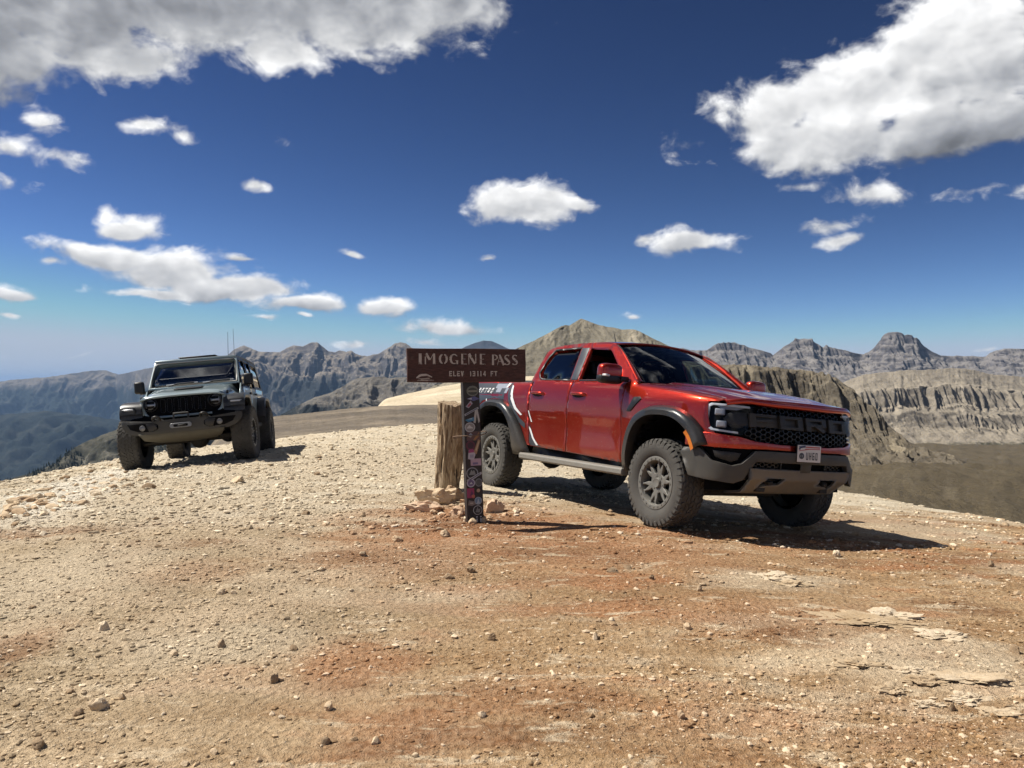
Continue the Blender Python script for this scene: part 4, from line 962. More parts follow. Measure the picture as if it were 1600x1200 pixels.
tl = spline([(-1.16,1.815),(-1.40,1.842),(-1.8,1.850),(-2.2,1.838),(-2.40,1.812),(-2.475,1.765)], 4)
rc = []
for (x, z) in tl:
    row = []
    for u in np.linspace(-1, 1, 15):
        xx = x-.0+ (0.055*(1-u*u) if x > -1.2 else 0)
        row.append((xx, u*gy_(z), z+.052*(1-abs(u)**2.2)))
    rc.append(row)
loft('roof', rc, M['red'], T, (0, 0, 1), thick=.02)
box_obj('antenna_base', (-2.0, 0, 1.902), (.10, .05, .025), M['black'], T, bevel=.01)
tube_obj('antenna', [(-2.0, 0, 1.91), (-2.06, 0, 2.06)], [.006, .004], M['black'], T, 8)
# back of the cab
loft('cab_back', [[(-2.475-.015, u*gy_(1.765), 1.765+.05*(1-u*u)) for u in np.linspace(-1, 1, 9)], [(-2.53, u*.855, 1.40) for u in np.linspace(-1, 1, 9)], [(-2.53, u*.87, .7) for u in np.linspace(-1, 1, 9)]], M['red'], T, (-1, 0, 0))
box_obj('rear_cab_window', (-2.535, 0, 1.60), (.012, 1.05, .26), M['privacy'], T, Matrix.Rotation(rad(-8), 3, 'Y'))
# bed floor, bed head and tailgate
box_obj('bed_floor', (-3.46, 0, .98), (1.86, 1.56, .03), M['under'], T)
box_obj('bed_head', (-2.545, 0, 1.18), (.02, 1.6, .40), M['under'], T)
box_obj('tailgate', (-4.41, 0, 1.05), (.06, 1.52, .70), M['red'], T, bevel=.015)
for s in (-1, 1): box_obj('tail_light', (-4.40, s*.80, 1.14), (.10, .14, .34), simple('tail_red', (.35, .01, .01), .2), T, bevel=.02)
box_obj('rear_bumper', (-4.46, 0, .66), (.16, 1.72, .20), M['bumper'], T, bevel=.02)
# front: grille
gr = panel('grille', [(-.69,1.0),(-.63,1.185),(-.30,1.20),(0,1.205),(.30,1.20),(.63,1.185),(.69,1.0),(.76,.915),(.60,.885),(.3,.868),(-.3,.868),(-.60,.885),(-.76,.915)], nz(-.06), M['void'], T, (1, 0, 0), res=.06, thick=.01, bevel=0)
def hexring(bm, cs, cz, w, h, th, lift):
    ang = [rad(60*i) for i in range(6)]
    o = [(cs+w*math.cos(q), cz+h*math.sin(q)) for q in ang]; i_ = [(cs+(w-th)*math.cos(q), cz+(h-th)*math.sin(q)) for q in ang]
    vo = [bm.verts.new(nose(*p, lift)) for p in o]; vi = [bm.verts.new(nose(*p, lift)) for p in i_]; vb = [bm.verts.new(nose(*p, lift-.03)) for p in i_]
    for k in range(6):
        j = (k+1) % 6; bm.faces.new((vo[k], vo[j], vi[j], vi[k])); bm.faces.new((vi[k], vi[j], vb[j], vb[k]))
def honeycomb(name, s0, s1, z0, z1, w, h, parent, lift, keep=lambda a, b: True):
    bm = bmesh.new(); r = 0; z = z0+h*.87
    while z <= z1-h*.6:
        q = s0+w+(w*1.5 if r % 2 else 0)
        while q <= s1-w*.5:
            if keep(q, z): hexring(bm, q, z, w*1.04, h*1.04, .006, lift)
            q += w*3.0
        z += h*.87; r += 1
    return bm_obj(name, bm, M['black'], parent, 30)
honeycomb('grille_mesh', -.70, .70, .872, 1.008, .034, .026, gr, -.012, lambda a, b: abs(a) < .60 or b > .905)
honeycomb('grille_mesh', -.56, .56, 1.115, 1.182, .034, .026, gr, -.020)
bar = panel('grille_bar', [(-.90,1.055),(-.84,1.108),(-.70,1.115),(.70,1.115),(.84,1.108),(.90,1.055),(.84,1.012),(.70,1.004),(-.70,1.004),(-.84,1.012)], nz(-.018), M['letter'], gr, (1, 0, 0), res=.06, thick=.02)
for i, ch in enumerate('FORD'):
    bm = bmesh.new(); x0 = (-.665+.325*i)
    # picture left is the truck's right (negative y): text runs from -y to +y
    bars_mesh(bm, sans(ch, .22, 1.0), lambda a, b, d: nose(x0+a*.28, .998+b*.122, -.014+d), .030)
    bm_obj('grille_letter', bm, M['letter'], gr, 30, .003)
# painted band under the grille and headlamps
panel('front_band', [(-1.27,.925),(-1.10,.925),(-1.00,.925),(-.86,.912),(-.745,.905),(-.60,.876),(-.3,.860),(.3,.860),(.60,.876),(.745,.905),(.86,.912),(1.0,.925),(1.10,.925),(1.27,.925),(1.27,.80),(1.0,.800),(.7,.802),(.5,.808),(-.5,.808),(-.7,.802),(-1.0,.800),(-1.27,.80)], nz(.0), M['red'], T, (1, 0, 0), res=.05)
# bumper with wings
wing = [(1.30,.778),(1.08,.785),(1.04,.755),(.97,.685),(.80,.650),(.725,.675),(.61,.788),(.54,.795)]
wb = [(.60,.70),(.625,.655),(.66,.60),(.70,.535),(.78,.50),(1.0,.515),(1.17,.535)]
bump_o = [(-a, b) for a, b in wing]+[(a, b) for a, b in wing[::-1]]+[(a, b) for a, b in wb[::-1]]+[(-a, b) for a, b in wb]
bump_o = [(-a, b) for a, b in wing]+wing[::-1]+wb[::-1]+[(-a, b) for a, b in wb]
fb = panel('front_bumper', bump_o, nz(.035), M['bumper'], T, (1, 0, 0), res=.05, thick=.05, bevel=.010)
for s in (-1, 1):
    fg = panel('fog_recess', [(s*a, b) for a, b in [(1.09,.80),(1.04,.755),(.97,.685),(.80,.650),(.725,.675),(.61,.79),(.59,.81)]], nz(-.03), M['void'], fb, (1, s, 0), res=.08)
    panel('fog_lamp', [(s*a, b) for a, b in [(.98,.775),(.95,.715),(.81,.680),(.75,.70),(.72,.765)]], nz(-.012), M['black'], fb, (1, s, 0), res=.06)
lo = panel('lower_opening', [(-.66,.72),(.66,.72),(.66,.60),(-.66,.60)], nz(-.05), M['void'], T, (1, 0, 0), res=.1, bevel=0)
for s in (-1, 1):
    q = honeycomb('lower_mesh', -.60 if s < 0 else .30, -.30 if s < 0 else .60, .625, .715, .026, .02, lo, -.015)
    panel('opening_post', [(s*.30,.72),(s*.29,.72),(s*.29,.62),(s*.30,.62)], nz(.0), M['bumper'], lo, (1, 0, 0), res=.1)
panel('plate_bracket', [(-.06,.73),(.08,.73),(.08,.62),(-.06,.62)], nz(.01), M['bumper'], lo, (1, 0, 0), res=.1)
# skid plate with tow hook openings
def skid(y, t):    # t 0 top .. 1 bottom
    x = np.interp(t, [0, .35, .8, 1], [.915, .895, .74, .52])-.10*max(0, (abs(y)-.35))**1.3; z = np.interp(t, [0, .35, .8, 1], [.640, .545, .415, .385])
    return (float(x), y, float(z))
tow = [(.24,.30),(.26,.50),(.40,.55),(.46,.62),(.48,.50),(.44,.30)]
sk = panel('skid_plate', [(-.66,.0),(.66,.0),(.655,.25),(.62,.6),(.60,.85),(.58,1.0),(-.58,1.0),(-.60,.85),(-.62,.6),(-.655,.25)], skid, M['skid'], T, (1, 0, 0), holes=(tow, [(-a, b) for a, b in tow][::-1]), res=.06, thick=.02)
for s in (-1, 1):
    box_obj('tow_hook', (.81, s*.36, .515), (.10, .05, .04), M['under'], sk, bevel=.01)
box_obj('skid_recess', (.65, 0, .54), (.10, 1.1, .12), M['void'], sk)
# licence plate
pl = Matrix.Rotation(rad(0), 3, 'Y')
def pf(a, b, d): return (.957+d, -.165+a*.31, .722+b*.15)
bm = bmesh.new()
add_prism(bm, [(0, 0), (1, 0), (1, 1), (0, 1)], lambda p: Vector(pf(p[0], p[1], .004)), lambda p: Vector(pf(p[0], p[1], 0)))
lp = bm_obj('licence_plate', bm, M['plate'], T, 30, .002)
bm = bmesh.new(); bars_mesh(bm, [(q[0], q[1], q[2], q[3], q[4], q[5]) for q in text_bars('UH60', 0, .80, .15, .52)], lambda a, b, d: pf(.36+a*.168, .14+b*.44, .0062)); bm_obj('plate_lettering', bm, M['decalgrey'], lp)
bm = bmesh.new(); bars_mesh(bm, arc_bars(.17, .36, .075, .16, 0, 360, 14, lambda a: .06)+[(.17,.24,.17,.48,.05,.05)], lambda a, b, d: pf(a, b, .0060)); bm_obj('plate_emblem', bm, M['decalgrey'], lp)
bm = bmesh.new(); bars_mesh(bm, [(.05,.86,.32,.93,.13,.10),(.05,.74,.10,.80,.08,.08)], lambda a, b, d: pf(a, b, .0058)); bm_obj('plate_band', bm, M['plateblue'], lp)
bm = bmesh.new(); bars_mesh(bm, [(.33,.90,.95,.90,.08,.08),(.30,.78,.95,.80,.05,.05),(.05,.66,.5,.78,.04,.04)], lambda a, b, d: pf(a, b, .0056)); bm_obj('plate_band', bm, M['platered'], lp)
box_obj('plate_holder', (.944, -.01, .80), (.02, .30, .17), M['black'], T)
# bed side graphics, laid on both flanks
for s in (-1, 1):
    par = [o for o in T.children if o.name.startswith('bed_side')][0 if s < 0 else 1]
    rd2 = [o for o in T.children if o.name.startswith('rear_door')][0 if s < 0 else 1]
    def dec(name, pts, mat, par=par, lift=.003): return panel(name, pts, side(s, lift), mat, par, (0, s, 0), res=.06, thick=0, bevel=0)
    dec('side_graphic', [(-4.30,1.36),(-3.05,1.362),(-3.04,1.30),(-3.02,1.14),(-3.27,1.165),(-3.6,1.12),(-3.85,.95),(-4.05,1.0),(-4.2,1.2)], M['decalgrey'])
    dec('side_graphic', [(-3.34,1.352),(-3.06,1.352),(-3.06,1.29),(-3.16,1.29),(-3.16,1.235),(-3.28,1.235),(-3.28,1.29),(-3.34,1.29)], M['decalmid'], lift=.005)
    dec('side_graphic', [(-3.05,1.30),(-2.985,1.30),(-2.985,1.225),(-3.05,1.225)], M['decalmid'], lift=.005)
    dec('side_graphic', [(-2.975,1.365),(-2.94,1.365),(-2.86,1.20),(-2.76,1.05),(-2.63,.93),(-2.50,.86),(-2.50,1.0),(-2.60,1.02),(-2.75,1.15),(-2.88,1.35),(-2.90,1.365)][:7]+[(-2.50,.80),(-2.60,.84),(-2.78,.98),(-2.90,1.13),(-2.98,1.28)], M['decalgrey'])
    dec('white_stripe', [(-2.925,1.335),(-2.885,1.325),(-2.80,1.17),(-2.70,1.05),(-2.565,.965),(-2.57,1.03),(-2.67,1.10),(-2.75,1.18),(-2.83,1.335)][:5]+[(-2.60,.955),(-2.74,1.03),(-2.85,1.155)], M['white'], lift=.005)
    dec('white_stripe', [(-3.045,1.362),(-2.985,1.365),(-2.99,1.335),(-3.03,1.30),(-3.055,1.30)], M['white'], lift=.007)
    dec('white_stripe', [(-3.50,1.145),(-3.475,1.145),(-3.455,1.06),(-3.47,1.05)], M['white'], lift=.006)
    dec('side_graphic', [(-2.40,.86),(-2.33,.72),(-2.19,.615),(-2.12,.60),(-2.36,.60),(-2.40,.64)], M['decalgrey'], rd2)
    dec('white_stripe', [(-2.435,1.02),(-2.415,1.02),(-2.345,.885),(-2.37,.885)], M['white'], rd2, .005)
    dec('white_stripe', [(-2.415,.83),(-2.37,.80),(-2.30,.70),(-2.19,.615),(-2.235,.608),(-2.33,.69),(-2.40,.79)], M['white'], rd2, .005)
    # model lettering: white outline, dark face, slanted
    for nm, mt, lift, w in (('side_lettering', M['white'], .0075, .30), ('side_lettering', M['decalgrey'], .0095, .13)):
        bm = bmesh.new()
        for i, ch in enumerate('RAPTOR'):
            x0 = -3.905+.094*i if s < 0 else -3.905+.094*(5-i)
            bars_mesh(bm, sans(ch, w, .80), lambda a, b, d: side(s, lift)(x0+((a*.092) if s < 0 else (.075-a*.092))+b*.018*(1 if s < 0 else -1), 1.222+b*.082))
        bm_obj(nm, bm, mt, par)
# cabin
box_obj('cabin_floor', (-1.45, 0, .66), (2.1, 1.64, .10), M['cabin'], T)
bm = bmesh.new()
add_prism(bm, [(-.45,1.36),(-.62,1.375),(-.86,1.33),(-.92,1.15),(-.80,.95),(-.40,.9)], lambda p: Vector((p[0], -.80, p[1])), lambda p: Vector((p[0], .80, p[1])))
bm_obj('dashboard', bm, M['cabin'], T, 30, .02)
bm = bmesh.new(); add_lathe(bm, [(.015*math.cos(q), .185+.015*math.sin(q)) for q in np.linspace(0, 2*math.pi, 9)[:-1]], 28, 'x', (0, 0, 0), True)
sw = bm_obj('steering_wheel', bm, M['cabin'], T, 60); sw.location = (-.98, .38, 1.22); sw.rotation_euler = (0, rad(-24), 0)
for (sx, sy) in ((-1.42, .40), (-1.42, -.40), (-2.22, .42), (-2.22, -.42)):
    st = box_obj('car_seat', (sx, sy, .87), (.52, .54, .20), M['seat'], T, bevel=.05)
    box_obj('seat_back', (sx-.26, sy, 1.18), (.16, .52, .62), M['seat'], st, Matrix.Rotation(rad(-14), 3, 'Y'), bevel=.06)
    box_obj('head_rest', (sx-.345, sy, 1.57), (.10, .27, .18), M['seat'], st, Matrix.Rotation(rad(-8), 3, 'Y'), bevel=.04)
box_obj('inner_mirror', (-.98, 0, 1.70), (.03, .24, .07), M['cabin'], T, bevel=.015)
box_obj('headliner', (-1.85, 0, 1.805), (1.15, 1.2, .02), M['cabin'], T)
# underbody
for s in (-1, 1):
    box_obj('frame_rail', (-1.7, s*.42, .50), (5.0, .10, .14), M['under'], T)
    tube_obj('spring_strut', [(0, s*.62, .40), (.02, s*.56, .88)], .055, M['under'], T)
    tube_obj('control_arm', [(.0, s*.30, .40), (.0, s*.70, .34)], .04, M['under'], T)
box_obj('underbody', (-1.65, 0, .60), (4.9, 1.30, .14), M['under'], T)
box_obj('engine_bay', (.25, 0, .82), (1.0, .9, .62), M['void'], T)
tube_obj('rear_axle', [(-3.27, -.72, .42), (-3.27, .72, .42)], .06, M['under'], T)
bm = bmesh.new(); bmesh.ops.create_uvsphere(bm, u_segments=16, v_segments=10, radius=.16); bmesh.ops.translate(bm, verts=bm.verts, vec=(-3.27, 0, .42)); bm_obj('differential', bm, M['under'], T)
tube_obj('front_crossmember', [(.10, -.50, .36), (.10, .50, .36)], .05, M['under'], T)

# wheels
def make_wheel(R_, w, rr, rim_mat, style, sub):
    wh = bpy.data.objects.new('wheel', None); link(wh)
    h = w/2
    bm = bmesh.new()
    prof = [(-h*.70, rr-.012), (-h*.80, rr+.004), (-h*.93, rr+.035), (-h*1.0, rr+(R_-rr)*.45), (-h*.97, rr+(R_-rr)*.68), (-h*.90, R_-.030), (-h*.80, R_-.016), (-h*.4, R_-.012), (0, R_-.011)]
    prof = prof+[(-a, r) for a, r in prof[-2::-1]]
    add_lathe(bm, prof, 72)
    ty = bm_obj('tyre', bm, M['rubber'], wh, 50)
    # tread: five staggered rows of lugs plus lugs lapping over the shoulder
    bm = bmesh.new(); n = sub; da = 2*math.pi/n
    rows = [(-.66, .0, .30, .50, .30), (-.30, .5, .26, .62, -.35), (0, .0, .22, .66, .4), (.30, .5, .26, .62, -.35), (.66, .0, .30, .50, .30)]
    def P(a, y, r): return Vector((r*math.cos(a), y, r*math.sin(a)))
    for (yc, ph, wd, ln, skew) in rows:
        for i in range(n):
            a = (i+ph+.12*math.sin(i*2.4))*da; y0, y1 = (yc-wd/2)*h, (yc+wd/2)*h; k = ln*da/2; sk_ = skew*da*.5
            rb = R_-.014; rt_ = R_-.001 if abs(yc) < .5 else R_-.006
            pts = [(a-k-sk_, y0), (a-k*.3, (y0+y1)/2-.1*h*wd), (a-k+sk_, y1), (a+k+sk_, y1), (a+k*1.25, (y0+y1)/2), (a+k-sk_, y0)]
            add_prism(bm, pts, lambda p: P(p[0], p[1], rb), lambda p: P(p[0]*1.0, p[1], rt_))
    for sgn in (-1, 1):
        for i in range(n):
            a = (i+.5)*da; L = .050 if i % 2 else .030; k = da*.30
            y_o, y_i = sgn*h*.985, sgn*h*.80
            q = [P(a-k, y_i, R_-.006), P(a+k, y_i, R_-.006), P(a+k, y_o*.97, R_-.020), P(a-k, y_o*.97, R_-.020)]
            q2 = [P(a+k*.9, y_o*1.012, R_-.028-L), P(a-k*.9, y_o*1.012, R_-.028-L)]
            vb = [bm.verts.new(v) for v in q]; vc = [bm.verts.new(v) for v in q2]; vd = [bm.verts.new(P(a+k*.9, y_o*.97, R_-.034-L)), bm.verts.new(P(a-k*.9, y_o*.97, R_-.034-L))]
            bi = [bm.verts.new(P(a-k, y_i, R_-.02)), bm.verts.new(P(a+k, y_i, R_-.02)), bm.verts.new(P(a+k, y_o*.9, R_-.04)), bm.verts.new(P(a-k, y_o*.9, R_-.04))]
            bm.faces.new(vb); bm.faces.new((vb[3], vb[2], vc[0], vc[1])); bm.faces.new((vc[1], vc[0], vd[0], vd[1]))
            bm.faces.new((vb[0], vb[3], bi[3], bi[0])); bm.faces.new((vb[2], vb[1], bi[1], bi[2])); bm.faces.new((vb[0], bi[0], bi[1], vb[1]))
            bm.faces.new((vb[3], vc[1], vd[1], bi[3])); bm.faces.new((vc[0], vb[2], bi[2], vd[0]))
    tag(bm_obj('tread', bm, M['rubber'], wh, 25), kind='stuff')
    # rim: barrel, beadlock ring, split spokes, centre cap
    bm = bmesh.new(); yo = -h*.80
    add_lathe(bm, [(yo+.012, rr+.004), (yo-.006, rr+.002), (yo-.008, rr-.006), (yo-.004, rr-.034), (yo+.010, rr-.040), (yo+.06, rr-.050), (h*.7, rr-.03)], 56)
    bm_obj('rim', bm, rim_mat, wh, 35)
    r1 = rr-.030; ys = yo+.016
    ns_ = 6 if style == 'y' else 7
    def ph(a, r): return (r*math.cos(a), r*math.sin(a))
    holes = []
    for i in range(ns_):
        a = i*2*math.pi/ns_; d6 = math.pi/ns_
        holes.append([ph(a+q*d6*w_, r) for q, w_, r in ((-1, .40, r1*.44), (-1, .40, r1*.62), (-1, .60, r1*.90), (-.5, .60, r1*.96), (.5, .60, r1*.96), (1, .60, r1*.90), (1, .40, r1*.62), (1, .40, r1*.44))])
        a += d6
        holes.append([ph(a+q*d6*w_, r) for q, w_, r in ((0, 0, r1*.58), (-1, .27, r1*.86), (-.8, .27, r1*.95), (.8, .27, r1*.95), (1, .27, r1*.86))])
    sp_ = panel('spokes', [ph(2*math.pi*i/40, r1+.012) for i in range(40)], lambda x, z: (x, ys+.022*max(0, 1-math.hypot(x, z)/r1)**1.2, z), rim_mat, wh, (0, -1, 0), holes=[h[::-1] for h in holes], res=.035, thick=.034, bevel=.005)
    bm = bmesh.new(); rg = add_lathe(bm, [(ys-.004, .034), (ys-.006, .040), (ys+.014, .050), (ys+.05, .056)], 24); cap(bm, rg[0]); bm_obj('hub_cap', bm, rim_mat, wh, 40)
    bm = bmesh.new()
    for i in range(24):
        a = i*2*math.pi/24; add_box(bm, ((rr-.020)*math.cos(a), yo-.008, (rr-.020)*math.sin(a)), (.011, .010, .011), Matrix.Rotation(-a, 3, 'Y'))
    for i in range(6):
        a = i*2*math.pi/6; add_box(bm, (.068*math.cos(a), ys+.024, .068*math.sin(a)), (.016, .03, .016), Matrix.Rotation(-a, 3, 'Y'))
    tag(bm_obj('rim_bolts', bm, M['silver'] if style != 'y' else rim_mat, wh, 30), kind='stuff')
    bm = bmesh.new(); rg = add_lathe(bm, [(yo+.085, .17), (yo+.085, .05)], 32); bm_obj('brake_disc', bm, simple('brake_steel', (.10, .095, .09), .5, .6), wh)
    bm = bmesh.new(); rg = add_lathe(bm, [(yo+.10, rr-.035), (yo+.10, .01)], 32); bm_obj('wheel_back', bm, M['void'], wh)
    return wh
w0 = make_wheel(.42, .285, .247, M['rim'], 'y', 40)
wheels = [w0]+[copy_tree(w0) for _ in range(3)]
for wh, (x, y, st, spin) in zip(wheels, ((.045, -.875, 0, 12), (-3.215, -.868, 0, 47), (.045, .90, 180, 80), (-3.215, .868, 180, 20))):
    wh.parent = T; wh.location = (x, y, .415); wh.rotation_euler = Euler((0, 0, rad(st+(-2 if x > -1 else 0)))); wh.rotation_euler.rotate_axis('Y', rad(spin))
pose(truck, (2.146, 7.727, -.024), 29.83, -.08, -4.9)
# ------------------------------------------------------------------ slate grey off-roader
jeep = empty('off_road_vehicle')
tag(jeep, 'slate grey boxy off-road vehicle tilted on the rocky edge, facing the camera', 'off-roader')
J = jeep
SL = M['slate']
# hood: loft of cross sections
def hsec(x, z, w, zs, n=13):
    out = []
    for u in np.linspace(-1, 1, n):
        a = abs(u); y = u*w
        zz = z-.022*a**2-(.0 if a < .86 else (z-zs-.02)*((a-.86)/.14)**1.6)
        if .28 < a < .72 and x < .42: zz += .012*math.sin((a-.28)/.44*math.pi)
        out.append((x, y, zz))
    return out
jh = loft('hood', [hsec(.452, 1.128, .61, 1.10), hsec(.440, 1.150, .62, 1.095), hsec(.40, 1.168, .63, 1.09), hsec(.1, 1.215, .66, 1.10), hsec(-.3, 1.275, .70, 1.12), hsec(-.58, 1.315, .73, 1.14)], SL, J, (0, 0, 1), thick=.02)
for s in (-1, 1):
    box_obj('hood_latch', (.22, s*.64, 1.13), (.07, .03, .06), M['black'], jh, bevel=.008)
    panel('hood_side', [(.43,1.07),(-.58,1.13),(-.58,.86),(.43,.86)], lambda x, z: (x, s*(.655-.06*(x+.58)), z), SL, J, (0, s, 0), res=.3)
box_obj('hood_vent', (-.12, 0, 1.262), (.22, .42, .02), M['black'], jh, Matrix.Rotation(rad(8), 3, 'Y'))
# grille: painted surround, black insert with seven slots and round lamps
def rrect(w, z0, z1, r0, r1, n=6, t=0.0):
    p = []
    for (cx, cz, r, a) in ((w-r1, z1-r1, r1, 0), (-w+r1, z1-r1, r1, 90), (-w+r0+t, z0+r0, r0, 180), (w-r0-t, z0+r0, r0, 270)):
        p += [(cx+r*math.cos(rad(a+90*i/n)), cz+r*math.sin(rad(a+90*i/n))) for i in range(n+1)]
    return p
go_ = rrect(.635, .80, 1.155, .15, .09, t=.03); gi_ = rrect(.590, .835, 1.118, .125, .075, t=.03)
gf = panel('grille_surround', go_, lambda y, z: (.455-.05*(y/.63)**2-.08*(z-.98), y, z), SL, J, (1, 0, 0), holes=(gi_,), res=.06, thick=.05, bevel=.012)
gp = panel('grille', gi_, lambda y, z: (.435-.05*(y/.63)**2-.08*(z-.98), y, z), M['void'], J, (1, 0, 0), res=.06, thick=.02, bevel=0)
for i in range(7):
    yc = (i-3)*.098
    panel('grille_slot', rrect(.031, .885, 1.095, .028, .028, 4), lambda y, z: (.442-.05*((y+yc)/.63)**2-.08*(z-.98), y+yc, z), M['void'], gp, (1, 0, 0), res=.08, thick=.004, bevel=0)
    panel('slot_frame', rrect(.038, .878, 1.102, .034, .034, 4), lambda y, z: (.446-.05*((y+yc)/.63)**2-.08*(z-.98), y+yc, z), M['black'], gp, (1, 0, 0), holes=(rrect(.030, .886, 1.094, .027, .027, 4),), res=.05, thick=.012, bevel=.003)
for s in (-1, 1):
    hx_ = .425
    bm = bmesh.new(); rg = add_lathe(bm, [(0, .108), (.022, .106), (.026, .098), (.012, .094), (-.02, .090)], 32, 'x', (hx_, s*.472, 1.015)); hl2 = bm_obj('headlight', bm, M['black'], J, 40)
    bm = bmesh.new(); rg = add_lathe(bm, [(-.03, .09), (-.01, .06), (.004, .001)], 28, 'x', (hx_, s*.472, 1.015)); bm_obj('lamp_bowl', bm, M['silver'], hl2, 40)
    for dz in (-.034, .034): box_obj('lamp_projector', (hx_+.004, s*.472, 1.015+dz), (.02, .11, .040), M['void'], hl2, bevel=.01)
    bm = bmesh.new(); rg = add_lathe(bm, [(.014, .094), (.026, .06), (.030, .001)], 28, 'x', (hx_, s*.472, 1.015)); bm_obj('lamp_lens', bm, M['lens'], hl2, 60)
# windscreen frame with glass
def wf(u, v): return (-.60-.37*v, u*(.735-.06*v), 1.31+.485*v)
fr_o = [(-1,0),(1,0),(1,1),(-1,1)]; fr_i = [(-.93,.085),(.93,.085),(.945,.80),(.90,.90),(-.90,.90),(-.945,.80)]
wfo = panel('windshield_frame', fr_o, wf, SL, J, (1, 0, 0), holes=(fr_i,), res=.12, thick=.025, bevel=.01)
panel('windshield', fr_i, lambda u, v: (wf(u, v)[0]-.018, wf(u, v)[1], wf(u, v)[2]), glass('tinted_windscreen', (.16, .19, .18), 3.2), wfo, (1, 0, 0), res=.3, thick=.004, bevel=0)
sb_i = [(-.88,.13),(.88,.13),(.895,.78),(.86,.85),(-.86,.85),(-.895,.78)]
panel('windshield_seal', [(-.96,.05),(.96,.05),(.97,.82),(.93,.93),(-.93,.93),(-.97,.82)], lambda u, v: (wf(u, v)[0]+.003, wf(u, v)[1], wf(u, v)[2]), M['black'], wfo, (1, 0, 0), holes=(fr_i,), res=.3, thick=.006, bevel=0)
box_obj('cowl', (-.60, 0, 1.312), (.12, 1.38, .03), SL, J)
for y0 in (-.36, .22):
    tube_obj('wiper', [(-.57, y0-.05, 1.335), (-.60, y0+.10, 1.375), (-.605, y0+.36, 1.378)], .011, M['black'], J, 8)
    tube_obj('wiper_blade', [(-.605, y0-.08, 1.362), (-.612, y0+.42, 1.374)], .009, M['silver'], J, 8)
